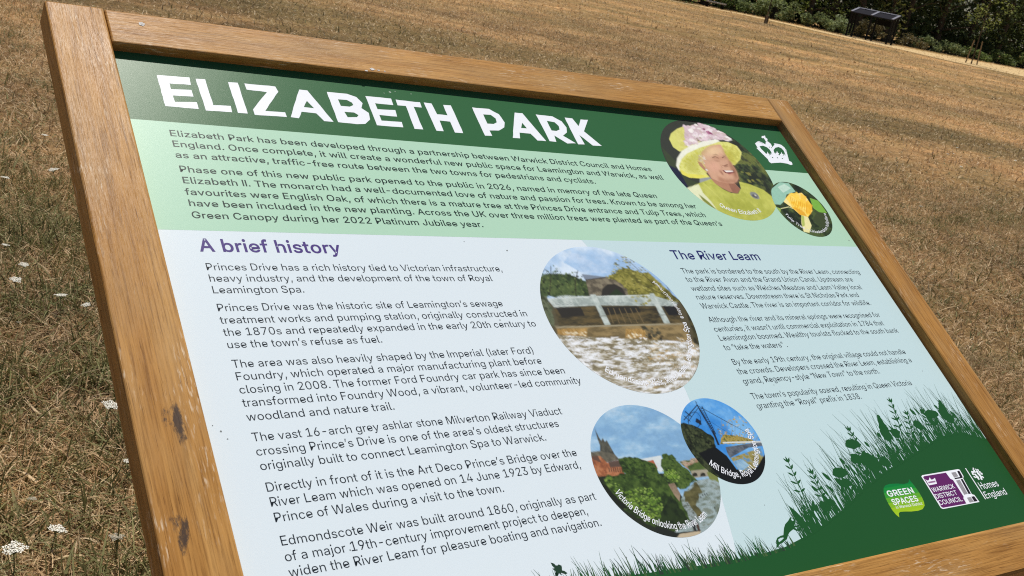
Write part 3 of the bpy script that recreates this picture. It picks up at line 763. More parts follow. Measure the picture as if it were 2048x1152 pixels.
def vnoise(rg_, h, w, py, px, octaves=5, gain=0.6):
    """fractal value noise on an h x w raster, periods in cells"""
    out = np.zeros((h, w)); amp = 1.0; tot = 0.0
    for o in range(octaves):
        gy, gx = int(h / max(py, 1.0)) + 3, int(w / max(px, 1.0)) + 3
        gr = rg_.random((gy, gx))
        yy, xx = np.arange(h) / max(py, 1.0), np.arange(w) / max(px, 1.0)
        y0, x0 = yy.astype(int), xx.astype(int)
        fy, fx = (yy - y0)[:, None], (xx - x0)[None, :]
        fy, fx = fy * fy * (3 - 2 * fy), fx * fx * (3 - 2 * fx)
        g = lambda a, b_: gr[np.ix_(y0 + a, x0 + b_)]
        out += amp * ((g(0, 0) * (1 - fx) + g(0, 1) * fx) * (1 - fy) + (g(1, 0) * (1 - fx) + g(1, 1) * fx) * fy)
        tot += amp; amp *= gain; py /= 2; px /= 2
        if py < 0.9 and px < 0.9: break
    return out / tot
def blur(a, s_):
    if s_ <= 0: return a
    r_ = max(1, int(3 * s_)); k = np.exp(-np.arange(-r_, r_ + 1) ** 2 / (2 * s_ * s_)); k /= k.sum()
    for ax in (0, 1):
        pad = [(r_, r_) if i == ax else (0, 0) for i in range(a.ndim)]
        p = np.pad(a, pad, mode='edge')
        a = sum(k[i] * (p[i:i + a.shape[0]] if ax == 0 else p[:, i:i + a.shape[1]]) for i in range(len(k)))
    return a
def pc(c): return ('c', np.array(lin(c)[:3]))
def pn(cols, scale, stops=None, detail=6, stretch=(1, 1, 1), rough=0.5, dist=0.0):
    n = len(cols)
    return ('n', np.array([lin(c)[:3] for c in cols]), scale, stops or [0.3 + 0.4 * i / max(1, n - 1) for i in range(n)], stretch)
M_photo, _t, _b = newmat("photo_print", 0.40, 0.16)
_t.links.new(N(_t, "ShaderNodeAttribute", attribute_name="ink").outputs["Color"], _b.inputs["Base Color"])

class Pic:
    """a round printed picture: soft patches of ink worked up on a fine disc, with its caption over it"""
    G = 300
    def __init__(s, c, r, Z, over=0):
        s.c, s.r, s.Z, s.over = c, r, Z, over
        s.img = np.zeros((s.G, s.G, 3)); s.k = s.G / (2.06 * r)
        s.rn = random.Random(int(c[0] * 1e4)); s.rg = np.random.default_rng(int(c[0] * 1e4))
        s.sh = Sheet(); s.ph = vnoise(s.rg, s.G, s.G, 60, 60, 3)
    def cell(s, p): return ((p[0] - s.c[0]) * s.k + s.G / 2, (p[1] - s.c[1]) * s.k + s.G / 2)
    def paint(s, q, mat, soft=0.8, alpha=1.0):
        """q: loop in cells"""
        q = np.array(q); pad = int(3 * soft + 2)
        x0, y0 = np.floor(q.min(0)).astype(int) - pad; x1, y1 = np.ceil(q.max(0)).astype(int) + pad
        x0, y0, x1, y1 = max(0, x0), max(0, y0), min(s.G, x1), min(s.G, y1)
        if x1 <= x0 or y1 <= y0: return
        yy, xx = np.mgrid[y0:y1, x0:x1]
        m = np.zeros(yy.shape)
        for (ox, oy) in ((.25, .25), (.75, .25), (.25, .75), (.75, .75)):
            X, Y = xx + ox, yy + oy
            ins = np.zeros(yy.shape, bool)
            for i in range(len(q)):
                (ax, ay), (bx, by) = q[i], q[i - 1]
                if ay == by: continue
                ins ^= ((ay > Y) != (by > Y)) & (X < (bx - ax) * (Y - ay) / (by - ay) + ax)
            m += ins * .25
        m = (blur(m, soft) * alpha)[..., None]
        if mat[0] == 'c': col = mat[1]
        else:
            f = vnoise(s.rg, y1 - y0, x1 - x0, s.k / mat[2] / mat[4][1], s.k / mat[2] / mat[4][0], 6, .65)
            f = np.clip((f - .5) * 1.2 + .5, 0, 1)
            col = np.stack([np.interp(f, mat[3], mat[1][:, i]) for i in range(3)], -1)
        s.img[y0:y1, x0:x1] = s.img[y0:y1, x0:x1] * (1 - m) + col * m
    def base(s, mat): s.paint([(-1, -1), (s.G + 1, -1), (s.G + 1, s.G + 1), (-1, s.G + 1)], mat)
    def poly(s, pts, mat, rough=0.0, sub=0.004, soft=0.65, alpha=1.0):
        q = [at(*s.Z(*p)) for p in pts]
        if rough:
            o = []
            for i in range(len(q)):
                a, b = q[i], q[(i + 1) % len(q)]
                m = max(1, int(math.hypot(b[0] - a[0], b[1] - a[1]) / sub))
                o += [(a[0] + (b[0] - a[0]) * j / m + s.rn.uniform(-1, 1) * rough, a[1] + (b[1] - a[1]) * j / m + s.rn.uniform(-1, 1) * rough) for j in range(m)]
            q = o
        s.paint([s.cell(p) for p in q], mat, soft, alpha)
    def line(s, pts, w, mat, w1=None, soft=0.5):
        w1 = w if w1 is None else w1
        q = [s.cell(at(*s.Z(*p))) for p in pts]
        L, R_ = [], []
        for i, p in enumerate(q):
            a, b = q[max(i - 1, 0)], q[min(i + 1, len(q) - 1)]
            dx, dy = b[0] - a[0], b[1] - a[1]; h = math.hypot(dx, dy) or 1
            ww = max(.35, (w + (w1 - w) * i / (len(q) - 1)) * s.k / 2)
            L.append((p[0] - dy / h * ww, p[1] + dx / h * ww)); R_.append((p[0] + dy / h * ww, p[1] - dx / h * ww))
        s.paint(L + R_[::-1], mat, soft)
    def blob(s, p, r, mat, wob=0.35, sq=1.0, n=11, soft=0.7):
        c = at(*s.Z(*p))
        s.paint([s.cell(v) for v in disc(c, r, n, sq, s.rn.uniform(0, 3), wob, s.rn.randrange(9999))], mat, soft)
    def blobs(s, pts, count, r, mats, wob=0.4):
        xs_, ys_ = [p[0] for p in pts], [p[1] for p in pts]
        k = 0
        while k < count:
            x, y = s.rn.uniform(min(xs_), max(xs_)), s.rn.uniform(min(ys_), max(ys_))
            if not inside((x, y), pts): continue
            c = at(*s.Z(x, y))
            s.paint([s.cell(v) for v in disc(c, r * s.rn.uniform(0.4, 1.2), 9, 0.8, s.rn.uniform(0, 3), wob, s.rn.randrange(9999))], s.rn.choice(mats), 0.45, s.rn.uniform(.55, .95))
            k += 1
    def arc(s, txt, a0, a1, rr, cap, mat, bold=9):
        put_arc(s.sh, txt, s.c, s.r * rr, R(a0), R(a1), cap, mat, 0.0008 + 0.0006 * s.over, bold)
    def build(s, label):
        im = s.img * (1 + 0.22 * (vnoise(s.rg, s.G, s.G, 9, 9, 4, .7) - .5))[..., None]
        RI, SE = 95, 300
        V, C = [(s.c[0], s.c[1])], []
        for i in range(1, RI + 1):
            for j in range(SE):
                t = 2 * math.pi * j / SE
                V.append((s.c[0] + s.r * i / RI * math.cos(t), s.c[1] + s.r * i / RI * math.sin(t)))
        cc = np.array([s.cell(p) for p in V]) - .5
        x0 = np.clip(np.floor(cc[:, 0]).astype(int), 0, s.G - 2); y0 = np.clip(np.floor(cc[:, 1]).astype(int), 0, s.G - 2)
        fx, fy = np.clip(cc[:, 0] - x0, 0, 1)[:, None], np.clip(cc[:, 1] - y0, 0, 1)[:, None]
        col = (im[y0, x0] * (1 - fx) + im[y0, x0 + 1] * fx) * (1 - fy) + (im[y0 + 1, x0] * (1 - fx) + im[y0 + 1, x0 + 1] * fx) * fy
        F = [(0, 1 + (j + 1) % SE, 1 + j) for j in range(SE)]
        for i in range(RI - 1):
            for j in range(SE):
                a, b = 1 + i * SE + j, 1 + i * SE + (j + 1) % SE
                F.append((a, b, b + SE, a + SE))
        o = mesh_from("printed_picture", [W(p[0], p[1], 0.00011 + 0.00012 * s.over) - BASE for p in V], F, [M_photo], None, panel)
        bm = bmesh.new(); bm.from_mesh(o.data); bmesh.ops.recalc_face_normals(bm, faces=bm.faces)
        bm.faces.ensure_lookup_table()
        if bm.faces[0].normal.z < 0: bmesh.ops.reverse_faces(bm, faces=bm.faces)
        bm.to_mesh(o.data); bm.free()
        ca = o.data.attributes.new("ink", 'FLOAT_COLOR', 'POINT')
        ca.data.foreach_set("color", np.concatenate([np.clip(col, 0, 1), np.ones((len(col), 1))], 1).astype(np.float32).ravel())
        o["label"] = label
        s.sh.build("caption_lettering", panel)

# --- lady in a yellow hat
Zq = zc(1300, 230, 4.432)
def fit_circle(pts):
    A = np.array([[p[0], p[1], 1.0] for p in pts]); b = np.array([-(p[0] ** 2 + p[1] ** 2) for p in pts])
    D, E_, F_ = np.linalg.lstsq(A, b, rcond=None)[0]
    return (-D / 2, -E_ / 2), math.sqrt(D * D / 4 + E_ * E_ / 4 - F_)
cq, rq = fit_circle([at(*Zq(*p)) for p in ((90, 240), (230, 540), (950, 932), (1115, 805), (1030, 490), (700, 190))])
P = Pic(cq, rq, Zq)
P.base(pc((52, 56, 48)))
leafy = pn([(40, 46, 34), (66, 80, 48), (112, 120, 60), (62, 66, 44)], 38)
P.poly([(700, 180), (860, 260), (1040, 480), (1110, 640), (1100, 720), (960, 660), (800, 600), (740, 430), (800, 380)], leafy)
P.blobs([(790, 470), (960, 470), (1090, 640), (1000, 660), (860, 600)], 12, 0.006, [pc((120, 124, 62)), pc((150, 148, 70)), pc((84, 92, 52))])
P.poly([(100, 280), (240, 420), (330, 560), (440, 610), (330, 660), (200, 540)], pc((58, 68, 46)))
P.poly([(130, 430), (250, 480), (340, 640), (300, 650), (180, 520)], pc((30, 34, 58)))
P.poly([(440, 560), (530, 545), (560, 590), (440, 620)], pc((150, 156, 158)))
hat, hatd, hatl = pn([(192, 190, 90), (206, 204, 102), (218, 216, 120)], 220), pc((160, 158, 52)), pn([(214, 214, 120), (226, 226, 140), (205, 205, 96)], 260)
P.poly([(170, 215), (185, 165), (240, 122), (300, 100), (420, 90), (520, 170), (420, 260), (330, 320), (262, 322), (205, 280)], pn([(206, 204, 112), (218, 216, 128)], 200))
P.poly([(172, 212), (190, 165), (215, 145), (225, 190), (262, 270), (275, 320), (262, 324), (205, 285)], pc((214, 214, 120)))
# brim from below, then its pale rim
P.poly([(250, 420), (290, 350), (390, 290), (560, 235), (690, 240), (770, 275), (812, 330), (800, 395), (752, 445), (690, 440), (540, 430), (500, 520), (530, 552), (450, 560), (350, 555), (285, 525), (255, 480)], hatl)
P.poly([(640, 270), (760, 290), (800, 335), (790, 390), (752, 440), (700, 420), (655, 340)], hat)
P.poly([(270, 480), (330, 520), (440, 530), (525, 540), (450, 562), (350, 556), (285, 526)], pc((226, 220, 96)))
P.poly([(232, 450), (240, 385), (280, 320), (360, 270), (470, 232), (590, 215), (620, 232), (560, 255), (440, 290), (330, 340), (280, 390), (258, 450), (262, 500)], pc((236, 238, 222)))
# face
skin, skd, sks = pc((208, 164, 136)), pc((178, 130, 104)), pc((150, 104, 84))
P.poly([(420, 400), (455, 330), (500, 285), (560, 262), (630, 262), (645, 300), (560, 330), (500, 400), (470, 470)], pc((214, 190, 130)))
P.poly([(535, 545), (620, 580), (745, 600), (800, 655), (775, 695), (700, 680), (630, 640), (560, 600)], skd)
P.poly([(690, 600), (745, 605), (800, 655), (775, 695), (735, 690)], sks)
P.poly([(455, 330), (530, 275), (620, 262), (650, 300), (665, 340), (690, 380), (730, 440), (768, 500), (786, 560), (770, 592), (735, 608), (680, 606), (610, 590), (545, 560), (505, 505), (480, 440)], skin)
P.poly([(480, 320), (560, 282), (630, 290), (648, 330), (560, 350), (490, 400)], pc((222, 188, 154)), soft=5, alpha=.8)
P.poly([(690, 380), (730, 440), (768, 500), (786, 560), (770, 592), (735, 608), (750, 560), (730, 500), (700, 450)], skd, soft=3, alpha=.8)
P.poly([(418, 408), (455, 425), (490, 470), (500, 500), (470, 480), (440, 450)], skd)
P.blob((502, 487), 0.0024, pc((240, 240, 236)), 0.1)
P.line([(552, 378), (578, 368), (608, 384)], 0.0016, pc((84, 56, 46)))
P.line([(638, 380), (655, 370), (672, 372)], 0.0015, pc((84, 56, 46)))
P.line([(640, 445), (655, 452), (690, 438)], 0.0018, sks)
P.line([(625, 440), (640, 470)], 0.0012, skd)
P.poly([(638, 487), (690, 492), (742, 487), (748, 512), (705, 524), (664, 512)], pc((120, 52, 54)))
P.poly([(655, 492), (738, 492), (736, 505), (676, 507)], pc((238, 232, 226)))
S = lambda pts, c, a, f: P.poly(pts, pc(c), soft=f, alpha=a)
S([(300, 400), (420, 330), (560, 265), (600, 250), (480, 330), (420, 420), (440, 520), (330, 500)], (168, 166, 58), .55, 5)
S([(640, 300), (720, 330), (760, 400), (745, 440), (690, 390)], (176, 168, 52), .6, 4)
S([(500, 300), (570, 285), (620, 300), (600, 350), (530, 360)], (232, 200, 158), .6, 5)
S([(540, 420), (600, 420), (620, 480), (570, 510), (530, 480)], (224, 172, 148), .7, 6)
S([(480, 440), (520, 520), (560, 580), (540, 570), (490, 500)], (150, 104, 74), .55, 3)
S([(600, 540), (680, 575), (750, 570), (770, 595), (690, 610), (610, 590)], (160, 108, 82), .7, 4)
S([(700, 380), (745, 460), (780, 555), (750, 560), (715, 470)], (140, 94, 70), .5, 4)
S([(560, 360), (620, 372), (690, 372), (690, 392), (610, 398), (550, 390)], (160, 110, 84), .45, 3)
S([(615, 480), (632, 500), (655, 525), (640, 530), (612, 500)], (150, 98, 78), .6, 2)
S([(560, 600), (640, 650), (720, 685), (690, 690), (600, 640)], (130, 88, 66), .5, 3)
S([(600, 610), (650, 640), (660, 670), (620, 640)], (196, 146, 112), .5, 3)
P.blobs([(430, 360), (470, 330), (490, 380), (480, 440), (440, 410)], 30, 0.0022, [pc((206, 196, 172)), pc((182, 168, 138)), pc((222, 214, 196))])
S([(548, 352), (585, 346), (612, 358), (585, 356)], (150, 122, 92), .7, 1)
S([(640, 356), (668, 354), (676, 362), (650, 362)], (150, 122, 92), .6, 1)
S([(628, 458), (636, 500), (650, 530), (642, 532), (626, 505)], (140, 92, 72), .55, 1.4)
S([(655, 452), (690, 446), (694, 458), (664, 462)], (132, 86, 66), .7, 1.2)
S([(745, 470), (760, 500), (756, 530), (744, 510)], (136, 92, 72), .5, 1.6)
S([(560, 405), (600, 402), (628, 410), (600, 414)], (150, 104, 82), .5, 1.2)
S([(690, 520), (740, 516), (744, 530), (700, 536)], (196, 128, 112), .6, 1.6)
# flowers on the hat
petals = [pc((236, 226, 232)), pc((226, 206, 214)), pc((214, 190, 200)), pc((242, 238, 236)), pc((198, 178, 176))]
P.poly([(300, 100), (440, 85), (560, 112), (660, 170), (722, 214), (690, 226), (560, 214), (440, 228), (340, 282), (298, 245), (312, 150)], pc((206, 184, 192)), 0.002)
P.blobs([(300, 90), (440, 80), (560, 110), (660, 170), (725, 215), (690, 228), (560, 215), (440, 230), (330, 290), (295, 250), (310, 150)], 150, 0.0050, petals)
P.blobs([(470, 125), (545, 120), (565, 160), (520, 170)], 6, 0.0036, [pc((138, 54, 100)), pc((176, 96, 138))])
P.blobs([(380, 190), (460, 190), (450, 230), (400, 235)], 5, 0.0026, [pc((84, 86, 44)), pc((120, 116, 70))])
# dress
dress = pn([(174, 179, 78), (184, 188, 86), (194, 197, 98)], 90)
P.poly([(330, 652), (440, 602), (540, 566), (580, 610), (650, 660), (720, 692), (782, 698), (806, 650), (788, 590), (880, 612), (1000, 660), (1085, 725), (1130, 820), (1050, 960), (800, 980), (560, 860), (440, 750)], dress)
P.poly([(320, 650), (430, 612), (470, 690), (545, 770), (600, 850), (520, 820), (420, 740)], pc((224, 228, 190)))
P.poly([(430, 700), (520, 770), (590, 840), (570, 838), (470, 760)], pc((128, 136, 56)))
P.line([(470, 600), (560, 680), (640, 760)], 0.0022, pc((206, 208, 110)))
S([(600, 700), (760, 730), (900, 800), (980, 900), (820, 900), (660, 830)], (150, 156, 54), .5, 10)
S([(560, 600), (640, 680), (720, 720), (700, 760), (590, 680)], (206, 208, 112), .5, 7)
S([(980, 660), (1080, 740), (1120, 820), (1060, 840), (1000, 740)], (204, 206, 104), .5, 7)
P.blob((930, 715), 0.0098, pc((132, 136, 134)), 0.12, 0.8)
P.blob((930, 716), 0.0062, pc((92, 92, 92)), 0.4, 0.7)
P.blob((935, 712), 0.0026, pc((198, 198, 196)), 0.4, 0.7)
P.arc("Queen Elizabeth II", 122, 68, 0.885, 0.0088, wink, 4)
P.build("round picture of a smiling lady in a yellow hat")

# --- yellow flower
cq, rq = fit_circle([at(*Zq(*p)) for p in ((1085, 700), (1225, 600), (1612, 985), (1500, 1075), (1180, 905), (1480, 740))])
P = Pic(cq, rq, Zq, 1)
P.base(pn([(30, 38, 24), (52, 66, 38), (78, 94, 50)], 60))
P.poly([(1070, 660), (1150, 595), (1230, 605), (1290, 680), (1210, 705), (1195, 760), (1155, 796), (1090, 790)], pc((150, 196, 176)))
P.poly([(1130, 640), (1190, 610), (1250, 650), (1180, 690)], pc((190, 220, 204)))
P.poly([(1100, 810), (1160, 830), (1150, 880), (1110, 850)], pc((150, 180, 90)))
P.poly([(1415, 735), (1490, 760), (1570, 870), (1500, 862), (1445, 825)], pc((122, 176, 70)))
P.poly([(1480, 860), (1590, 880), (1600, 960), (1540, 1010), (1440, 930)], pc((62, 74, 44)))
P.line([(1160, 830), (1230, 815), (1290, 840)], 0.0016, pc((214, 214, 160)))
P.poly([(1185, 770), (1205, 735), (1250, 690), (1300, 700), (1340, 690), (1390, 740), (1425, 790), (1440, 850), (1400, 905), (1330, 885), (1262, 825)], pn([(240, 186, 50), (250, 208, 72), (253, 226, 120)], 160))
P.poly([(1185, 770), (1205, 735), (1230, 760), (1262, 825)], pc((244, 226, 150)))
P.poly([(1290, 700), (1345, 690), (1400, 750), (1380, 780), (1330, 740)], pc((248, 220, 140)))
for q, c_ in (([(1205, 740), (1240, 690), (1262, 730), (1250, 800)], (250, 214, 96)), ([(1262, 705), (1300, 680), (1330, 720), (1310, 800)], (252, 214, 90)), ([(1330, 690), (1385, 725), (1380, 800), (1340, 830)], (246, 200, 66)), ([(1380, 760), (1440, 800), (1425, 880), (1385, 870)], (240, 184, 54)), ([(1270, 820), (1340, 840), (1395, 900), (1330, 885)], (226, 164, 44))): P.poly(q, pc(c_), soft=1.6, alpha=.85)
for k in range(9): P.line([(1240 + 18 * k, 720 + 9 * k), (1262 + 16 * k, 812 + 9 * k)], 0.0009, pc((224, 156, 36)))
P.poly([(1340, 888), (1400, 905), (1432, 980), (1412, 1045), (1362, 1035), (1342, 960)], pc((232, 226, 164)))
P.poly([(1340, 888), (1365, 900), (1372, 980), (1350, 990)], pc((176, 190, 96)))
P.arc("Tulip Tree - Liriodendron tulipifera", 166, 8, 0.87, 0.0062, wink, 4)
P.build("small round picture of a yellow flower")

# --- weir
Zw = zc(1060, 480, 3.6)
P = Pic((1.0415 * SB, -0.7275 * SB), 0.1352 * SB, Zw)
P.base(pn([(150, 184, 222), (176, 203, 232), (208, 224, 240)], 18))
P.poly([(-50, 440), (1350, 440), (1350, 1250), (-50, 1250)], pc((84, 78, 58)))
P.poly([(300, 90), (520, 110), (600, 170), (560, 240), (360, 230), (240, 160)], pn([(196, 214, 236), (160, 192, 226)], 40))
greens = [pc((58, 74, 42)), pc((76, 94, 54)), pc((44, 56, 34)), pc((92, 108, 62)), pc((66, 80, 40))]
tl = [(60, 260), (100, 200), (150, 165), (220, 210), (260, 235), (330, 225), (420, 300), (440, 410), (330, 412), (200, 414), (60, 400)]
P.poly([(60, 260), (110, 240), (240, 240), (330, 262), (420, 302), (440, 410), (60, 410)], pn([(44, 58, 36), (66, 84, 48), (84, 100, 58)], 90), 0.002)
P.blobs(tl, 260, 0.0020, greens + [pc((30, 40, 26)), pc((24, 32, 22)), pc((108, 124, 70))])
P.line([(330, 400), (325, 300), (345, 220)], 0.0010, pc((48, 44, 36)))
P.line([(140, 400), (150, 280), (150, 190)], 0.0010, pc((48, 44, 36)))
P.poly([(370, 245), (540, 265), (560, 280), (400, 292)], pc((120, 132, 148)))
stone = pn([(84, 78, 66), (112, 104, 88), (132, 124, 104)], 130)
P.poly([(400, 288), (560, 268), (720, 285), (720, 402), (430, 408)], stone)
P.line([(400, 288), (560, 268), (720, 285)], 0.0016, pc((70, 66, 58)))
P.poly([(513, 404), (520, 352), (556, 320), (608, 316), (662, 345), (695, 402)], pc((48, 46, 42)))
P.poly([(560, 404), (620, 350), (680, 396)], pc((40, 54, 34)))
wl = [(545, 268), (600, 215), (600, 150), (680, 105), (870, 240), (1090, 450), (1010, 440), (860, 395), (790, 465), (730, 440), (700, 350), (620, 292)]
ol = [pc((118, 116, 50)), pc((138, 134, 64)), pc((92, 92, 40)), pc((158, 152, 80)), pc((104, 104, 54))]
P.poly([(560, 270), (660, 200), (860, 240), (1090, 450), (1010, 440), (860, 395), (790, 460), (730, 440), (700, 350), (620, 292)], pn([(92, 90, 40), (122, 120, 54), (146, 140, 70)], 110, dist=1.0), 0.002)
P.blobs(wl, 380, 0.0017, ol + [pc((62, 62, 30)), pc((172, 168, 96))])
for a, b in (((1080, 440), (850, 280)), ((1060, 440), (760, 300)), ((900, 330), (690, 130)), ((1040, 430), (940, 250))): P.line([a, b], 0.0016, pc((70, 62, 40)), 0.0006)
deck = pn([(152, 164, 160), (174, 186, 182), (194, 204, 200)], 90)
P.poly([(50, 395), (110, 400), (160, 485), (180, 620), (60, 600)], pn([(74, 84, 62), (104, 112, 88), (60, 66, 46)], 120), 0.002)
under = pn([(54, 50, 38), (78, 70, 48), (98, 84, 54)], 50, stretch=(1, 4, 4))
P.poly([(170, 482), (1050, 474), (1095, 602), (560, 615), (210, 622)], under)
P.poly([(185, 484), (365, 484), (395, 545), (230, 560)], pc((44, 42, 38)))
P.poly([(515, 482), (780, 478), (800, 520), (550, 540)], pc((46, 44, 38)))
P.poly([(955, 474), (1040, 474), (1075, 545), (1000, 545)], pc((36, 36, 36)))
for k in range(6): P.line([(560 + 40 * k, 490), (600 + 44 * k, 600)], 0.0012, pc((116, 100, 70)))
P.poly([(122, 422), (440, 404), (860, 394), (1060, 450), (1050, 474), (890, 474), (500, 470), (172, 485)], deck)
P.poly([(200, 405), (260, 398), (330, 404), (330, 410), (200, 414)], deck)
P.line([(125, 424), (440, 408), (860, 398)], 0.0011, pc((206, 214, 210)))
P.line([(165, 466), (460, 460), (890, 462), (1050, 464)], 0.0010, pc((130, 142, 142)))
for x0 in (180, 260, 360, 530, 620): P.line([(x0, 452), (x0 + 60, 449)], 0.0010, pc((140, 152, 150)))
P.poly([(433, 394), (472, 392), (580, 610), (540, 616)], deck)
P.poly([(860, 386), (892, 384), (1012, 604), (970, 610)], deck)
P.line([(500, 548), (552, 546)], 0.0012, pc((120, 124, 116)))
P.line([(928, 542), (975, 540)], 0.0012, pc((120, 124, 116)))
P.blobs([(730, 410), (850, 390), (880, 440), (800, 470)], 20, 0.0026, ol)
P.poly([(180, 625), (560, 612), (1100, 598), (1180, 745), (960, 722), (840, 722), (700, 712), (420, 700), (200, 684)], pn([(108, 94, 64), (132, 114, 78), (150, 130, 90)], 60, stretch=(1, 3, 3)))
P.line([(185, 628), (560, 618), (1095, 604)], 0.0022, pc((150, 142, 118)))
for a, w in (((200, 640, 410, 690), 0), ((690, 640, 830, 705), 0)):
    P.poly([(a[0], a[1]), (a[2], a[1] - 5), (a[2], a[3]), (a[0], a[3])], pn([(150, 118, 64), (184, 150, 92)], 160, stretch=(3, 1, 1)), 0.001)
foam = pn([(118, 110, 86), (148, 140, 116), (182, 178, 164), (208, 210, 210), (232, 237, 243)], 75, [0.26, 0.38, 0.48, 0.57, 0.7], 10, (1, 3.2, 3.2))
P.poly([(190, 682), (420, 700), (700, 712), (960, 722), (1200, 740), (1260, 800), (1100, 1130), (800, 1130), (300, 950)], foam)
for k in range(260):
    x = P.rn.uniform(215, 1180); y = P.rn.uniform(700, 900) if P.rn.random() < .65 else P.rn.uniform(880, 1080)
    if x < 215 + (y - 690) * 0.9: continue
    a_ = P.rn.uniform(-.35, .35); L_ = P.rn.uniform(14, 60)
    tones = [(232, 236, 244), (222, 226, 232), (206, 204, 200)] if x < 820 else [(222, 216, 200), (180, 154, 104), (150, 128, 84)]
    P.line([(x, y), (x + L_ * .5, y + L_ * .5 * a_ + P.rn.uniform(-6, 6)), (x + L_, y + L_ * a_)], P.rn.uniform(.0008, .0026), pc(P.rn.choice(tones)), 0.0004)
for k in range(40):
    x = P.rn.uniform(260, 1150); y = P.rn.uniform(760, 1080)
    if x < 215 + (y - 690) * 0.9: continue
    P.line([(x, y), (x + 30, y + P.rn.uniform(-8, 8)), (x + 70, y + P.rn.uniform(-10, 10))], P.rn.uniform(.001, .0022), pc(P.rn.choice([(120, 106, 76), (136, 120, 88), (104, 92, 64)])), 0.0004)
P.blobs([(420, 690), (190, 675), (200, 655), (400, 660)], 16, 0.0022, [pc((222, 212, 184))])
P.blobs([(690, 670), (840, 690), (840, 720), (690, 705)], 16, 0.0022, [pc((224, 212, 182))])
P.blobs([(800, 625), (930, 640), (965, 720), (880, 728), (825, 690)], 26, 0.0036, [pc((52, 52, 44)), pc((72, 72, 58)), pc((40, 38, 32))])
P.poly([(1085, 452), (1130, 540), (1170, 660), (1180, 745), (1260, 780), (1260, 600), (1150, 440)], pn([(48, 46, 32), (68, 66, 42), (84, 78, 50)], 120))
P.arc("Edmondscote Weir, River Leam, Leamington Spa", 131, 6, 0.90, 0.0092, wink, 6)
P.arc("© Copyright David P Howard", 3, -34, 0.90, 0.0056, wink, 3)
P.build("large round picture of a weir below a pale bridge")

# --- riverside town
Zv = zc(1160, 780, 3.7154)
cq, rq = fit_circle([at(*Zv(*p)) for p in ((80, 420), (200, 780), (390, 118), (700, 1082), (1046, 740), (730, 240))])
P = Pic(cq, rq, Zv)
P.base(pn([(124, 166, 204), (142, 182, 214), (172, 200, 222)], 22, stretch=(1, 2.5, 2.5)))
P.poly([(-50, 620), (640, 620), (900, 1000), (900, 1200), (-50, 1200)], pc((40, 46, 36)))
P.poly([(108, 285), (140, 350), (158, 378), (168, 355), (185, 385), (198, 372), (225, 420), (265, 490), (150, 490), (148, 410), (132, 370)], pn([(66, 66, 60), (92, 92, 82)], 200))
P.poly([(70, 462), (150, 452), (260, 480), (296, 520), (200, 540), (70, 530)], pn([(86, 84, 74), (112, 108, 94)], 200))
brick = pn([(128, 78, 56), (158, 98, 66), (176, 118, 84)], 190)
P.poly([(70, 505), (150, 490), (200, 540), (300, 520), (330, 610), (330, 640), (100, 640)], brick)
P.poly([(80, 490), (130, 488), (160, 540), (100, 520)], pc((96, 72, 62)))
P.poly([(210, 535), (305, 520), (330, 570), (225, 575)], pc((88, 72, 64)))
for k in range(7): P.line([(215 + 16 * k, 578), (220 + 16 * k, 610)], 0.0012, pc((52, 44, 42)))
tg = [pc((46, 66, 32)), pc((62, 86, 40)), pc((80, 104, 50)), pc((34, 50, 28)), pc((70, 92, 38))]
bgm = [pc((108, 140, 52)), pc((126, 156, 64)), pc((88, 122, 44)), pc((142, 168, 84))]
P.poly([(440, 515), (600, 486), (640, 590), (600, 612), (520, 560)], pc((202, 212, 216)))
P.poly([(500, 528), (545, 520), (575, 580), (555, 585)], pc((170, 96, 70)))
P.poly([(740, 535), (870, 500), (900, 560), (820, 600)], pn([(150, 112, 92), (180, 160, 140), (96, 104, 70)], 200), 0.001)
P.poly([(800, 570), (900, 520), (1040, 600), (1040, 650), (830, 625)], pn([(62, 82, 44), (88, 106, 54)], 140), 0.0015)
P.poly([(855, 675), (1045, 640), (1080, 700), (1060, 960), (900, 1080), (700, 1080), (740, 830), (780, 760)], pn([(104, 114, 100), (132, 148, 146), (158, 176, 180), (122, 132, 122)], 60, [0.3, 0.45, 0.6, 0.75], 6, (1, 3, 3)))
P.poly([(760, 770), (870, 690), (900, 760), (860, 850), (930, 950), (880, 960), (800, 860)], pn([(74, 72, 46), (104, 100, 66)], 80, stretch=(1, 3, 3)), 0.002)
P.poly([(760, 840), (800, 830), (880, 960), (860, 1040), (800, 1000)], pn([(112, 122, 114), (158, 172, 176), (84, 92, 80)], 110, stretch=(1, 4, 4)))
P.poly([(826, 600), (945, 588), (965, 640), (830, 656)], pc((156, 150, 132)))
for cx in (852, 912): P.poly([(cx - 20, 645), (cx - 16, 622), (cx, 612), (cx + 18, 620), (cx + 22, 640)], pc((46, 46, 40)))
P.poly([(940, 610), (1030, 620), (1045, 690), (960, 665)], pc((120, 130, 72)), 0.001)
for p in ((895, 790), (910, 775), (925, 770), (940, 765), (1000, 870)): P.line([p, (p[0] + 5, p[1] + 14)], 0.0016, pc((58, 64, 62)))
P.poly([(600, 480), (680, 478), (745, 545), (830, 625), (865, 670), (800, 725), (720, 735), (620, 660)], pn([(48, 66, 34), (66, 88, 42), (84, 106, 52)], 120), 0.002)
P.blobs([(600, 480), (680, 478), (745, 545), (830, 625), (865, 670), (800, 725), (720, 735), (620, 660)], 190, 0.0016, tg)
P.poly([(290, 520), (330, 490), (400, 505), (480, 518), (560, 560), (600, 640), (700, 740), (820, 960), (760, 1030), (640, 1060), (500, 1000), (330, 880), (180, 700), (190, 640), (330, 620)], pn([(38, 52, 28), (56, 76, 36), (76, 98, 46)], 100), 0.002)
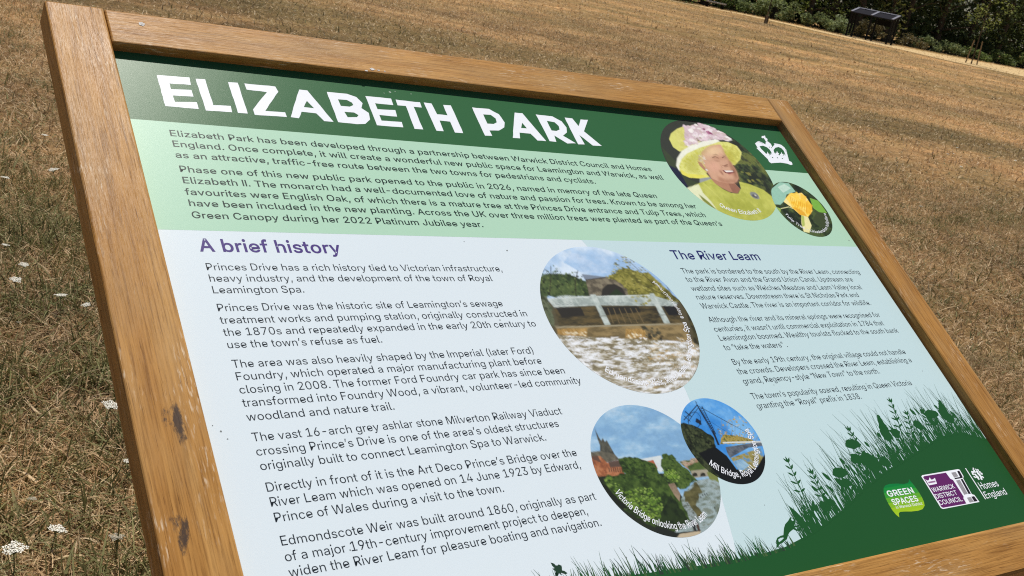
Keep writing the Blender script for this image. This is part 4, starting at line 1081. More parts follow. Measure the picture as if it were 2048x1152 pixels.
P.blobs([(300, 510), (400, 505), (480, 518), (560, 560), (590, 650), (480, 680), (330, 680)], 220, 0.0016, tg)
P.blobs([(600, 600), (700, 590), (740, 640), (720, 690), (640, 650)], 90, 0.0015, bgm)
P.poly([(655, 700), (700, 690), (745, 770), (740, 830), (700, 780)], pn([(150, 132, 110), (122, 104, 88)], 150))
P.blobs([(320, 770), (420, 725), (520, 725), (595, 800), (625, 920), (600, 1000), (480, 930), (360, 860)], 320, 0.0016, bgm + [tg[2]])
P.blobs([(180, 650), (260, 650), (330, 760), (300, 800), (200, 720)], 90, 0.0016, bgm + tg)
P.poly([(130, 660), (200, 720), (330, 850), (360, 880), (320, 890), (180, 760)], pc((32, 36, 28)), 0.001)
P.poly([(600, 900), (680, 780), (800, 960), (770, 1030), (640, 1045), (600, 1000)], pn([(30, 40, 26), (44, 58, 32)], 130), 0.0015)
P.poly([(560, 1010), (640, 1030), (720, 1060), (900, 1040), (860, 1100), (560, 1100)], pc((38, 42, 38)))
P.poly([(740, 1070), (900, 1045), (880, 1100), (720, 1100)], pc((186, 172, 146)))
P.line([(835, 965), (845, 1010), (858, 1050)], 0.004, pc((40, 42, 44)))
P.line([(868, 985), (880, 1030), (885, 1050)], 0.004, pc((72, 54, 46)))
P.arc("Victoria Bridge onlooking the River Leam", 164, 58, 0.885, 0.0092, wink, 6)
P.build("round picture of a church spire and trees beside a river")

# --- footbridge
P = Pic((1.1125 * SB, -0.5085 * SB), 0.0702 * SB, Zv, 1)
P.base(pn([(56, 132, 208), (84, 154, 220), (120, 178, 228)], 20))
P.poly([(700, 560), (1100, 600), (1400, 560), (1400, 800), (700, 800)], pc((24, 26, 26)))
yl = [pc((168, 150, 84)), pc((146, 128, 66)), pc((190, 172, 110)), pc((110, 110, 62)), pc((176, 190, 190))]
P.blobs([(1000, 320), (1080, 220), (1160, 180), (1230, 230), (1300, 330), (1340, 400), (1180, 390), (1050, 370)], 110, 0.0015, yl, 0.7)
for k in range(9): P.line([(1060 + 30 * k, 380), (1050 + 34 * k + (k % 3) * 8, 215 + 14 * k)], 0.0007, pc((128, 116, 84)), 0.0003)
P.poly([(1060, 330), (1200, 345), (1330, 390), (1200, 400), (1040, 400)], pn([(132, 118, 56), (170, 150, 78), (92, 96, 52)], 220), 0.001)
P.poly([(690, 235), (820, 255), (900, 290), (990, 350), (1010, 440), (1100, 520), (1180, 620), (1100, 720), (690, 720)], pn([(26, 30, 22), (44, 52, 34), (66, 74, 48)], 200), 0.0016)
P.blobs([(770, 270), (860, 280), (960, 340), (980, 420), (860, 440), (790, 360)], 60, 0.0017, [pc((52, 62, 40)), pc((34, 42, 28)), pc((76, 84, 54))])
P.poly([(1120, 505), (1340, 430), (1370, 520), (1300, 580), (1190, 612)], pn([(120, 112, 62), (160, 150, 92), (96, 140, 178)], 130))
P.poly([(1140, 530), (1200, 510), (1260, 560), (1190, 612)], pn([(88, 142, 190), (150, 184, 206)], 120))
P.poly([(1080, 425), (1370, 380), (1370, 415), (1250, 430), (1115, 505), (1095, 470)], pn([(70, 78, 90), (104, 112, 122)], 160))
P.line([(1060, 392), (1200, 388), (1370, 385)], 0.0022, pc((206, 210, 206)))
P.poly([(880, 470), (1000, 420), (1090, 490), (1180, 612), (1300, 600), (1400, 430), (1400, 700), (1100, 720)], pc((22, 24, 24)))
steel = pc((30, 38, 54))
for a, b, w in (((868, 110), (985, 300), .0034), ((905, 120), (1010, 330), .0022), ((868, 112), (1030, 400), .0018), ((858, 85), (878, 125), .0020), ((868, 115), (770, 225), .0022), ((880, 130), (800, 240), .0014),
                ((780, 160), (830, 200), .0030), ((770, 190), (820, 235), .0022), ((985, 300), (1030, 410), .0060), ((880, 120), (1130, 260), .0012), ((880, 120), (1280, 340), .0012), ((960, 230), (1150, 350), .0008)):
    P.line([a, b], w * .55, steel)
for k in range(12): P.line([(880 + 9 * k, 135 + 15 * k), (915 + 8 * k, 140 + 16 * k)], 0.0006, steel)
for k in range(10): P.line([(915 + 8 * k, 135 + 16 * k), (885 + 9 * k, 152 + 15 * k)], 0.0005, steel)
P.line([(850 + 48 * math.cos(t / 12 * 6.28), 225 + 62 * math.sin(t / 12 * 6.28)) for t in range(13)], 0.0008, steel)
P.blob((880, 235), 0.0036, steel, 0.5)
P.arc("Mill Bridge, Royal Leamington Spa", 146, -14, 0.845, 0.0090, wink, 6)
P.build("small round picture of an iron footbridge")

# ------------------------------------------------------------------ emblem and logos
Zc = zc(1480, 170, 6.777)
s = Sheet()
A = lambda Z, L: [at(*Z(*p)) for p in L]
n0 = 0.0005
s.poly(A(Zc, [(374, 1000), (300, 918), (243, 858), (213, 808), (222, 782), (250, 771), (300, 780), (345, 806), (350, 768), (375, 763), (420, 800), (438, 842), (470, 806), (510, 796), (560, 812), (605, 850), (632, 905), (645, 960), (656, 1025), (700, 1045), (713, 1076), (690, 1086), (640, 1066), (550, 1052), (470, 1056), (425, 1061), (395, 1042)]), n0, wink)
s.poly(A(Zc, [(264, 830), (310, 822), (362, 842), (402, 876), (426, 914), (438, 948), (400, 955), (370, 952), (330, 908), (286, 866)]), n0 + 0.0001, green)
s.poly(A(Zc, [(454, 882), (480, 850), (520, 840), (560, 856), (594, 892), (612, 936), (617, 970), (585, 966), (550, 956), (510, 946), (480, 936), (462, 912)]), n0 + 0.0001, green)
s.poly(A(Zc, [(290, 712), (296, 690), (318, 692), (326, 684), (344, 692), (340, 706), (372, 732), (372, 752), (354, 770), (338, 744), (322, 720), (304, 722)]), n0 + 0.0001, wink)
for cx, cy in ((372, 922), (420, 936), (500, 912), (560, 926), (596, 948)):
    s.poly(A(Zc, [(cx - 14, cy + 34), (cx - 22, cy + 8), (cx - 6, cy + 10), (cx, cy - 20), (cx + 12, cy + 8), (cx + 28, cy + 12), (cx + 18, cy + 40)]), n0 + 0.0002, wink)
for cx, cy in ((442, 984), (508, 987), (575, 997)): s.poly(disc(at(*Zc(cx, cy)), 0.0017, 8, 0.7), n0 + 0.0003, green)
s.poly(disc(at(*Zc(398, 842)), 0.0012, 7), n0 + 0.0003, green); s.poly(disc(at(*Zc(428, 850)), 0.0012, 7), n0 + 0.0003, green)
for k in range(11):
    t = k / 10
    for q in ((236 + 140 * t, 860 + 138 * t), (214 + 90 * t, 800 - 28 * math.sin(3.1 * t)), (470 + 150 * t, 800 + 95 * t * t), (618 + 36 * t, 880 + 140 * t)):
        s.poly(disc(at(*Zc(*q)), 0.0018, 7), n0 + 0.00015, wink)
s.build("crown_emblem", panel)

Zl = zc(1750, 900, 6.872)
bub = A(Zl, [(465, 396), (490, 430), (540, 490), (590, 560), (640, 640), (672, 710), (682, 765), (655, 812), (592, 835), (500, 845), (400, 845), (345, 850), (326, 868), (334, 926), (290, 890), (240, 830), (190, 750), (145, 660), (118, 580), (118, 520), (145, 485), (200, 466), (300, 461), (400, 466), (452, 452), (468, 426)])
s = Sheet()
cols = [(24, 122, 62), (32, 134, 60), (58, 148, 56), (92, 164, 50), (128, 180, 42), (152, 192, 40), (160, 196, 44)]
ys_ = [p[1] for p in bub]; ya, yb = min(ys_), max(ys_)
xa, xb = min(p[0] for p in bub) - 0.1, max(p[0] for p in bub) + 0.1
for k, c in enumerate(cols):
    s.poly(bub, n0, ink(c), clip=rect(xa, ya + (yb - ya) * k / 7, xb, ya + (yb - ya) * (k + 1) / 7))
put_px(s, "GREEN", Zl(188, 644), Zl(552, 589), (Zl(150, 566), Zl(188, 644)), wink, 0.0008, 17)
put_px(s, "SPACES", Zl(256, 757), Zl(608, 699), (Zl(218, 680), Zl(256, 757)), wink, 0.0008, 17)
put_px(s, "in Warwick District", Zl(296, 808), Zl(656, 750), (Zl(276, 768), Zl(296, 808)), wink, 0.0008, 4)
s.build("leaf_bubble_logo", panel)

s = Sheet()
plum = ink((98, 42, 100)); hatch = inkn([(118, 116, 122), (176, 174, 180)], 600, stretch=(4, 1, 1)); nearblack = ink((40, 36, 44))
s.poly(A(Zl, [(636, 362), (650, 346), (1140, 263), (1165, 272), (1217, 362), (1212, 392), (1330, 606), (1366, 618), (1436, 714), (935, 811), (905, 797)]), n0, wink)
s.poly(A(Zl, [(660, 372), (675, 360), (974, 311), (1035, 395), (1072, 412), (1218, 640), (1215, 664), (1256, 736), (936, 794), (914, 784)]), n0 + 0.0001, plum)
s.poly(A(Zl, [(1046, 312), (1106, 300), (1146, 362), (1088, 380)]), n0 + 0.0001, hatch)
s.poly(A(Zl, [(1128, 290), (1158, 284), (1204, 366), (1172, 380)]), n0 + 0.0001, nearblack)
s.poly(A(Zl, [(1090, 384), (1200, 366), (1206, 384), (1098, 402)]), n0 + 0.00015, nearblack)
s.poly(A(Zl, [(1112, 420), (1164, 408), (1276, 602), (1226, 616)]), n0 + 0.0001, hatch)
s.poly(A(Zl, [(1176, 400), (1204, 398), (1318, 600), (1286, 606)]), n0 + 0.0001, nearblack)
s.poly(A(Zl, [(1262, 656), (1312, 645), (1362, 710), (1302, 724)]), n0 + 0.0001, hatch)
s.poly(A(Zl, [(1322, 642), (1362, 634), (1412, 702), (1366, 710)]), n0 + 0.0001, nearblack)
s.poly(A(Zl, [(690, 400), (716, 420), (738, 416), (750, 376), (772, 408), (796, 404), (822, 382), (852, 464), (742, 486)]), n0 + 0.0002, wink)
s.poly(A(Zl, [(728, 438), (826, 420), (834, 442), (738, 460)]), n0 + 0.00025, ink((150, 110, 150)))
put_px(s, "WARWICK", Zl(802, 580), Zl(1108, 524), (Zl(764, 520), Zl(802, 580)), wink, 0.0008, 5)
put_px(s, "DISTRICT", Zl(846, 670), Zl(1142, 612), (Zl(810, 610), Zl(846, 670)), wink, 0.0008, 5)
put_px(s, "COUNCIL", Zl(893, 758), Zl(1212, 700), (Zl(856, 696), Zl(893, 758)), wink, 0.0008, 5)
s.build("council_logo", panel)

s = Sheet()
s.line(A(Zl, [(1243, 250), (1520, 676)]), 0.0020, n0, wink)
for (x, y, r) in ((1350, 250, .0016), (1355, 275, .0022), (1385, 265, .0018), (1415, 275, .0018), (1335, 300, .0022), (1365, 305, .0030), (1400, 300, .0030), (1435, 300, .0022), (1345, 330, .0024), (1385, 340, .0036), (1430, 335, .0032), (1462, 325, .0024), (1370, 370, .0022), (1410, 375, .0034), (1455, 365, .0030), (1482, 372, .0020), (1425, 398, .0020), (1462, 398, .0022)):
    s.poly(disc(at(*Zl(x, y)), r, 8, 0.8, x, 0.4, x), n0 + 0.000002 * (x - 1300), wink)
s.poly(disc(at(*Zl(1402, 338)), 0.0016, 8), n0 + 0.0006, dgreen); s.poly(disc(at(*Zl(1432, 368)), 0.0014, 8), n0 + 0.0006, dgreen); s.poly(disc(at(*Zl(1372, 318)), 0.0012, 8), n0 + 0.0006, dgreen)
put_px(s, "Homes", Zl(1464, 544), Zl(1712, 494), (Zl(1420, 450), Zl(1464, 544)), wink, 0.0008, 3)
put_px(s, "England", Zl(1532, 668), Zl(1826, 606), (Zl(1490, 578), Zl(1532, 668)), wink, 0.0008, 3)
s.build("agency_logo", panel)

# ------------------------------------------------------------------ meadow silhouette along the foot
hill_px = [(1090, 1200), (1160, 1175), (1250, 1152), (1330, 1141), (1400, 1131), (1470, 1119), (1530, 1106), (1570, 1094), (1610, 1073), (1648, 1048), (1684, 1020), (1727, 977), (1765, 946), (1788, 932), (1820, 912), (1848, 894), (1868, 880), (1892, 870), (1922, 866), (1950, 871), (1966, 878)]
hill = [at(*p) for p in hill_px]
s = Sheet()
s.poly(hill + [(PX1, hill[-1][1]), (PX1, PY1), (hill[0][0], PY1)], 0.0004, dgreen)
s.build("meadow_bank", panel)
s = Sheet()
rg = random.Random(5)
def along(f):
    i = min(int(f * (len(hill) - 1)), len(hill) - 2); t = f * (len(hill) - 1) - i
    return (hill[i][0] + (hill[i + 1][0] - hill[i][0]) * t, hill[i][1] + (hill[i + 1][1] - hill[i][1]) * t)
def blade(b, h, lean, w, curve, n, m=dgreen):
    pts = []
    for k in range(6):
        t = k / 5
        pts.append((min(b[0] + lean * h * t + curve * h * t * t, PX1 - 0.0005), b[1] - h * t))
    s.line(pts, w, n, m, None, w * 0.08)
n = 0.00042
x0h, x1h = hill[0][0], hill[-1][0]
xm = at(1555, 1098)[0]
yof = lambda x: float(np.interp(x, [p[0] for p in hill], [p[1] for p in hill]))
for k in range(430):                         # short turf, left half
    x = rg.uniform(x0h, xm + 0.03)
    n += 0.0000002
    blade((x, yof(x) + 0.004), rg.uniform(0.006, 0.026) * (1.0 if rg.random() < .8 else 1.5) * (0.55 if x > xm - 0.012 else 1), rg.uniform(-.28, .18), rg.uniform(.0012, .0026), rg.uniform(-.25, .2), n, rg.choice([dgreen, dgreen, ink((70, 96, 60)), ink((46, 60, 52))]))
env_x = [xm + 0.044, xm + 0.056, xm + 0.08, xm + 0.16, xm + 0.25, x1h]
env_h = [0.05, 0.075, 0.078, 0.082, 0.088, 0.080]
for k in range(760):                         # tall meadow, right half
    x = rg.uniform(xm + 0.046, PX1)
    hm = float(np.interp(x, env_x, env_h))
    n += 0.0000002
    h = hm * (rg.uniform(.2, .62) if rg.random() < .80 else rg.uniform(.6, 1.12))
    blade((x, (yof(x) if x < x1h else hill[-1][1]) + 0.003), h, rg.uniform(-.22, .20), rg.uniform(.0009, .0026), rg.uniform(-.3, .22), n)
def leafshape(b, L, wd_, ang, n):
    ca, sa_ = math.cos(ang), math.sin(ang)
    pts = [(0, 0), (.2, .35), (.45, .5), (.75, .33), (1, 0), (.75, -.33), (.45, -.5), (.2, -.35)]
    s.poly([(min(b[0] + p[0] * L * ca - p[1] * wd_ * sa_, PX1 - .0005), b[1] + p[0] * L * sa_ + p[1] * wd_ * ca) for p in pts], n, dgreen)
for k in range(60):
    x = rg.uniform(xm + 0.055, PX1 - 0.02); hm = float(np.interp(x, env_x, env_h))
    n += 0.000001
    leafshape((x, yof(x) - hm * rg.uniform(0, .55)), rg.uniform(.007, .018), rg.uniform(.003, .007), -math.pi / 2 + rg.uniform(-.8, .8), n)
def stalk(p_top, p_base, kind):
    global n
    a, b = at(*p_top), at(*p_base)
    n += 0.000002
    s.line([b, ((a[0] + b[0]) / 2 + .002, (a[1] + b[1]) / 2), a], 0.0020, n, dgreen, None, 0.0012)
    if kind == 0:        # bell-flower spike
        for t in (0, .12, .24, .38, .52):
            c = (a[0] + (b[0] - a[0]) * t, a[1] + (b[1] - a[1]) * t)
            for dq in (-1, 0, 1) if t == 0 else (-1, 1):
                n += 0.000001
                leafshape(c, .009 + .005 * t, .0030, -math.pi / 2 + dq * (.7 + t), n)
    elif kind == 1:      # fat seed head
        for k in range(9):
            t = k * .05
            n += 0.000001
            s.poly(disc((a[0] + (b[0] - a[0]) * t, a[1] + (b[1] - a[1]) * t), .0032 + .0011 * k, 8, .9, k, .2, k), n, dgreen)
    elif kind == 2:      # flat umbel
        n += 0.000001
        s.poly(disc(a, .0165, 11, .42, 0, .22, 4), n, dgreen)
        leafshape(((a[0] + b[0]) / 2, (a[1] + b[1]) / 2), .02, .011, -2.3, n)
for top, base, kd in (((1577, 925), (1625, 1040), 0), ((1625, 948), (1660, 1035), 0), ((1700, 862), (1745, 950), 0), ((1783, 805), (1812, 900), 0), ((1848, 824), (1872, 876), 0), ((1757, 833), (1796, 925), 1), ((1880, 803), (1902, 868), 1), ((1705, 888), (1752, 962), 2), ((1680, 945), (1706, 1004), 2), ((1864, 828), (1884, 874), 2), ((1815, 830), (1830, 905), 0)):
    stalk(top, base, kd)
for u, v, r in ((1737, 920, .016), (1745, 930, .014), (1712, 918, .011), (1770, 925, .010), (1790, 866, .010), (1835, 850, .009), (1898, 836, .011), (1885, 822, .009), (1648, 1012, .010), (1692, 965, .009), (1660, 1005, .008)):
    n += 0.000002
    s.poly(disc(at(u, v), r, 11, .8, u, .3, u), n, dgreen)
leafshape(at(1622, 1068), .042, .013, -1.85, n + 0.000002)
s.build("meadow_silhouette", panel)

Zf = zc(1500, 1000, 6.827)
s = Sheet()
frog = A(Zf, [(548, 234), (575, 244), (602, 243), (620, 268), (614, 318), (605, 350), (640, 348), (680, 333), (684, 345), (642, 370), (608, 374), (642, 400), (690, 400), (688, 416), (635, 422), (590, 398), (540, 440), (520, 480), (505, 530), (440, 588), (405, 602), (380, 646), (358, 652), (362, 610), (354, 560), (373, 515), (420, 487), (455, 480), (459, 430), (464, 380), (480, 330), (520, 285)])
s.poly(frog, 0.00062, dgreen)
s.poly(disc(at(*Zf(578, 268)), 0.0018, 9), 0.00066, paleblue)
s.poly(A(Zf, [(385, 540), (415, 518), (455, 512), (458, 524), (420, 560), (395, 575)]), 0.00066, paleblue)
s.build("frog_silhouette", panel)
Zb = zc(1000, 1050, 3.657)
s = Sheet()
beeink = ink((42, 66, 52))
for pts in ([(370, 274), (395, 282), (418, 305), (424, 322), (405, 318), (382, 298)], [(438, 330), (470, 335), (494, 352), (480, 360), (450, 350)], [(382, 318), (402, 318), (412, 330), (395, 330)], [(438, 345), (450, 358), (452, 368), (440, 360)]):
    s.poly(A(Zb, pts), 0.0005, beeink)
s.poly(disc(at(*Zb(426, 325)), 0.0046, 12, 1.0), 0.00054, beeink)
s.poly(disc(at(*Zb(436, 308)), 0.0028, 10, 1.0), 0.00056, beeink)
s.line(A(Zb, [(432, 298), (428, 288)]), 0.0008, 0.0005, beeink); s.line(A(Zb, [(440, 302), (450, 298)]), 0.0008, 0.0005, beeink)
for k in range(4): s.line(A(Zb, [(408 - k * 1.5, 340 + k * 8), (432 - k * 3, 346 + k * 7)]), 0.0026, 0.0005, beeink)
s.build("bee_silhouette", panel)
# stray specks of dirt on the sheet, each by itself
rg = random.Random(8)
for u, v in ((928, 483), (1014, 501), (425, 851), (1252, 1115), (1529, 1010), (1548, 770), (1698, 481), (455, 878), (442, 863), (344, 1040), (700, 1100), (1000, 640), (1845, 742)):
    s = Sheet(); s.poly(disc(at(u, v), rg.uniform(.0006, .0013), 7, 1, 0, .4, int(u)), 0.0006, ink((120, 126, 128))); s.build("dirt_speck", panel)
for u, v in ((780, 184), (768, 186), (822, 188), (790, 183)):
    s = Sheet(); s.poly(disc(at(u, v), rg.uniform(.0008, .002), 7, .5, 0, .5, int(u)), 0.0006, ink((196, 206, 196))); s.build("dropping", panel)

# ------------------------------------------------------------------ dry grass in front, built blade by blade
rng = np.random.default_rng(4)
AZ = math.atan2(fwd.x, fwd.y)
def blades(count, d0, d1, half, lmin, lmax, w, tmax=1.0, lie=0.6, off=0.0):
    d = np.sqrt(rng.uniform(d0 * d0, d1 * d1, count))
    a = AZ + off + rng.uniform(-half, half, count)
    x = CAM.x + d * np.sin(a); y = CAM.y + d * np.cos(a)
    z = -0.0028 * (0.6 * x + 0.8 * y)
    V, F, T = tuft(x, y, z, lmin, lmax, w * np.ones(count), lie)
    return V, F, T * tmax
def tuft(x, y, z, lmin, lmax, w, lie):
    n = len(x)
    L = rng.uniform(lmin, lmax, n) * np.where(rng.random(n) < 0.06, 1.6, 1.0)
    phi = rng.uniform(0, 2 * np.pi, n)
    lean = np.where(rng.random(n) < lie, rng.uniform(0.9, 1.5, n), rng.uniform(0.05, 0.8, n))
    bend = rng.uniform(0.0, 0.9, n)
    dx, dy = np.cos(phi), np.sin(phi)
    w = w * rng.uniform(0.6, 1.4, n)
    roll = rng.uniform(0, np.pi, n)
    sx, sy = np.cos(roll), np.sin(roll)
    P = [np.stack([x, y, z - 0.004], 1)]
    ang = lean
    for k in range(2):
        st = L * 0.5
        P.append(P[-1] + np.stack([dx * np.sin(ang) * st, dy * np.sin(ang) * st, np.maximum(np.cos(ang) * st, -0.004)], 1))
        ang = np.minimum(ang + bend * 0.7, 1.75)
    lift = rng.uniform(0.0, 0.05, n) ** 1.2 * min(1.6, lmax / 0.07)
    for q in P: q[:, 2] += lift * np.where(lean > 0.85, 1, 0)
    S = np.stack([sx, sy, np.zeros(n)], 1) * (w / 2)[:, None]
    V = np.stack([P[0] - S, P[0] + S, P[1] + S * 0.85, P[1] - S * 0.85, P[2] + S * 0.15, P[2] - S * 0.15], 1).reshape(-1, 3)
    b = np.arange(n)[:, None] * 6
    F = np.concatenate([b + np.array([0, 1, 2, 3]), b + np.array([3, 2, 4, 5])], 0)
    tone = np.repeat(rng.random(n), 6)
    return V, F, tone
parts = [blades(270000, 1.6, 5.5, R(46), 0.025, 0.085, 0.0027, lie=0.70),
         blades(200000, 5.0, 12, R(42), 0.025, 0.075, 0.0050, lie=0.70),
         blades(150000, 11, 30, R(36), 0.03, 0.08, 0.012, .84, lie=0.76),
         blades(80000, 28, 75, R(32), 0.04, 0.09, 0.034, .74, lie=0.82),
         blades(18000, 70, 128, R(30), 0.05, 0.10, 0.09, .74, lie=0.82),
         blades(150000, 0.2, 9, math.pi, 0.03, 0.085, 0.0065, lie=0.70)]
# greener clumps of leafy weeds and pale bents near the board's left side
cl = []
for k in range(330):
    d = math.sqrt(rng.uniform(2.2 ** 2, 11 ** 2)); a = AZ + rng.uniform(-R(46), R(40))
    cx, cy = CAM.x + d * math.sin(a), CAM.y + d * math.cos(a)
    m = 60
    x = cx + rng.normal(0, 0.06, m); y = cy + rng.normal(0, 0.06, m)
    V, F, T = tuft(x, y, -0.0028 * (0.6 * x + 0.8 * y), 0.03, 0.10, 0.0034 * np.ones(m), 0.45)
    cl.append((V, F, np.repeat(rng.uniform(0.83, 1.0, m), 6)))
for k in range(800):
    d = math.sqrt(rng.uniform(1.9 ** 2, 5.5 ** 2)); a = AZ - R(rng.uniform(10, 46))
    cx, cy = CAM.x + d * math.sin(a), CAM.y + d * math.cos(a)
    m = int(rng.integers(20, 70))
    x = cx + rng.normal(0, 0.05, m); y = cy + rng.normal(0, 0.05, m)
    V, F, T = tuft(x, y, -0.0028 * (0.6 * x + 0.8 * y), 0.03, 0.11, 0.0048 * np.ones(m), 0.4)
    cl.append((V, F, np.repeat(rng.uniform(0.80, 1.0, m), 6)))
for k in range(320):
    d = math.sqrt(rng.uniform(2.2 ** 2, 10 ** 2)); a = AZ + rng.uniform(-R(46), R(40))
    m = 2
    x = CAM.x + d * math.sin(a) + rng.normal(0, 0.02, m); y = CAM.y + d * math.cos(a) + rng.normal(0, 0.02, m)
    V, F, T = tuft(x, y, -0.0028 * (0.6 * x + 0.8 * y), 0.10, 0.26, 0.0026 * np.ones(m), 0.6)
    cl.append((V, F, np.repeat(rng.uniform(0.58, 0.72, m), 6)))
Vs, Fs, Ts, k = [], [], [], 0
for V, F, T in parts + cl:
    Vs.append(V); Fs.append(F + k); Ts.append(T); k += len(V)
tag(np_mesh("dry_grass", np.concatenate(Vs), np.concatenate(Fs), mat_blade(), {"tone": np.concatenate(Ts)}),
    "short parched grass covering the whole field", "grass", kind="stuff")

# ------------------------------------------------------------------ yarrow
M_head = mat_simple("yarrow_white", (0.78, 0.76, 0.68), 0.8, 0.2, 0.18, 220)
M_headold = mat_simple("yarrow_faded", (0.42, 0.38, 0.30), 0.8, 0.2, 0.2, 160)
M_stem = mat_simple("yarrow_stem", (0.16, 0.17, 0.07), 0.7, 0.3, 0.3, 60)
rg = random.Random(21)
def make_yarrow(mat):
    t = empty("yarrow", (0, 0, 0))
    mb = MB()
    mb.tube([(0, 0, -0.01), (0.006, 0.004, 0.09), (0.0, 0.0, 0.185)], [0.0022, 0.0018, 0.0015], 6)
    for k in range(9):
        a = k * 2.4
        mb.tube([(0, 0, 0.165), (0.012 * math.cos(a), 0.012 * math.sin(a), 0.185), (0.021 * math.cos(a), 0.021 * math.sin(a), 0.197)], [0.0012, 0.0010, 0.0008], 5)
    mb.build("stem", M_stem, t)
    hb = MB()
    for g_ in range(9):
        ga = g_ * 2.39996; gr_ = 0.023 * math.sqrt((g_ + .3) / 9)
        gc = Vector((gr_ * math.cos(ga), gr_ * math.sin(ga), 0.2 - 5 * gr_ * gr_ + rg.uniform(-.003, .003)))
        for k in range(11):
            r = 0.0095 * math.sqrt((k + .5) / 11); a = k * 2.39996 + g_
            c = gc + Vector((r * math.cos(a), r * math.sin(a), -30 * r * r + rg.uniform(-.0012, .0012)))
            q = rg.uniform(0.0018, 0.0029)
            vs = [c + Vector((q * math.cos(j * math.pi / 2.5 + a), q * math.sin(j * math.pi / 2.5 + a), rg.uniform(-.0008, .0006))) for j in range(5)] + [c + Vector((0, 0, .0012)), c + Vector((0, 0, -.003))]
            hb.add(vs, [(j, (j + 1) % 5, 5) for j in range(5)] + [((j + 1) % 5, j, 6) for j in range(5)])
    hb.build("flower_head", mat, t)
    lb = MB()
    for k in range(8):
        a = k * 2.4; z = 0.02 + 0.016 * k
        p0 = Vector((0, 0, z)); d = Vector((math.cos(a), math.sin(a), 0.5))
        for j in range(7):
            p = p0 + d * 0.007 * (j + 1); s_ = Vector((-math.sin(a), math.cos(a), .25)) * 0.008 * (1 - j / 9)
            lb.add([p, p + s_, p + d * 0.003], [(0, 1, 2)]); lb.add([p, p - s_ + Vector((0, 0, .004)), p + d * 0.003], [(0, 1, 2)])
    lb.build("leaf", M_stem, t)
    return t
def copy_tree(o, parent=None):
    c = o.copy(); COL.objects.link(c)
    if parent: c.parent = parent
    for ch in list(o.children): copy_tree(ch, c)
    return c
y_new, y_old = make_yarrow(M_head), make_yarrow(M_headold)
used = set()
FLOWERS = [  # head in the photograph, size, faded, label
 (93, 1055, 1.0, 0, "round white yarrow head by itself near the lower left edge, left of the board"),
 (24, 1092, 1.25, 0, "largest white yarrow cluster, cut by the left edge at the bottom"),
 (238, 1074, .85, 1, "faded beige yarrow head close to the foot of the board's left rail"),
 (63, 998, .55, 1, "small greyish yarrow bud above the round white head"),
 (247, 920, .75, 0, "white yarrow head half hidden behind the lower left rail"),
 (217, 803, 1.15, 0, "wide white yarrow head touching the left rail beside the upper smudge"),
 (184, 608, .85, 0, "white yarrow head touching the middle of the left rail"),
 (126, 592, 1.15, 0, "flat wide white yarrow head just left of the one at the rail's middle"),
 (29, 553, 1.0, 0, "drooping white yarrow head with tall bents at its right"),
 (45, 524, .85, 0, "white yarrow head above the drooping one"),
 (4, 489, .8, 0, "white yarrow head cut by the left edge of the picture at mid height"),
 (35, 645, .5, 1, "small faded yarrow head below the drooping one"),
 (114, 338, 1.25, 0, "long tilted white yarrow head left of the upper rail"),
 (5, 353, .95, 0, "white yarrow head cut by the left edge, level with the long tilted one"),
 (89, 269, .7, 0, "tiny white yarrow head farthest up beside the left rail"),
 (1895, 307, .8, 0, "leftmost yarrow head of the loose cluster right of the board"),
 (1905, 306, .8, 0, "second yarrow head from the left in the loose cluster right of the board"),
 (1916, 295, .7, 0, "uppermost yarrow head of the loose cluster right of the board"),
 (1921, 332, .7, 0, "lower yarrow head of the loose cluster right of the board"),
 (1982, 315, .9, 0, "wide yarrow head between the loose cluster and the right edge"),
 (2031, 320, .8, 0, "yarrow head nearest the right edge of the picture"),
 (1978, 288, .7, 0, "small yarrow head above the wide one near the right edge"),
 (1822, 244, .8, 0, "lone yarrow head in the field above the board's upper right rail"),
 (1690, 155, .9, 0, "far yarrow head beyond the board's top right corner, nearer the shelter"),
 (1802, 405, .9, 1, "pale seed head in the tuft just right of the board's upper right rail"),
 (1843, 412, .9, 1, "pale seed head farther right in the tuft beside the upper right rail"),
]
for u, v, sc_, old, lab in FLOWERS:
    src = y_old if old else y_new
    if src.name not in used: o = src; used.add(src.name)
    else: o = copy_tree(src)
    sc_ *= 0.68
    hz = 0.2 * sc_ * 0.6
    d = ray(u, v)
    p = gp(u, v, hz)
    o.location = (p.x, p.y, gz(p.x, p.y))
    dist = (p - CAM).length
    o.scale = (sc_ * (1.0 if dist < 6 else 1.25), sc_ * (1.0 if dist < 6 else 1.25), 0.6 * sc_)
    o.rotation_euler = (rg.uniform(-.15, .15) - 0.12, rg.uniform(-.25, .25), rg.uniform(0, 6.28))
    tag(o, lab, "flower", "yarrow flowers in the grass")

# ------------------------------------------------------------------ path along the wood's edge
M_path = mat_simple("pale_path", (0.54, 0.39, 0.20), 0.95, 0.1, 0.22, 1.6)
up_ = [(1340, 0), (1400, 12), (1480, 27), (1530, 37), (1620, 57), (1700, 74.5), (1790, 92), (1900, 113), (2048, 140), (2200, 169)]
lo_ = [(1340, 1.6), (1400, 13.6), (1480, 29), (1530, 39.5), (1620, 60), (1700, 78), (1790, 97), (1900, 122.5), (2048, 154), (2200, 188)]
pv, pf = [], []
for a, b in zip(up_, lo_):
    for q in (a, b):
        p = gp(*q); pv.append((p.x, p.y, p.z + 0.02))
for i in range(len(up_) - 1): pf.append((2 * i, 2 * i + 1, 2 * i + 3, 2 * i + 2))
tag(mesh_from("path", pv, pf, [M_path]), kind="structure")

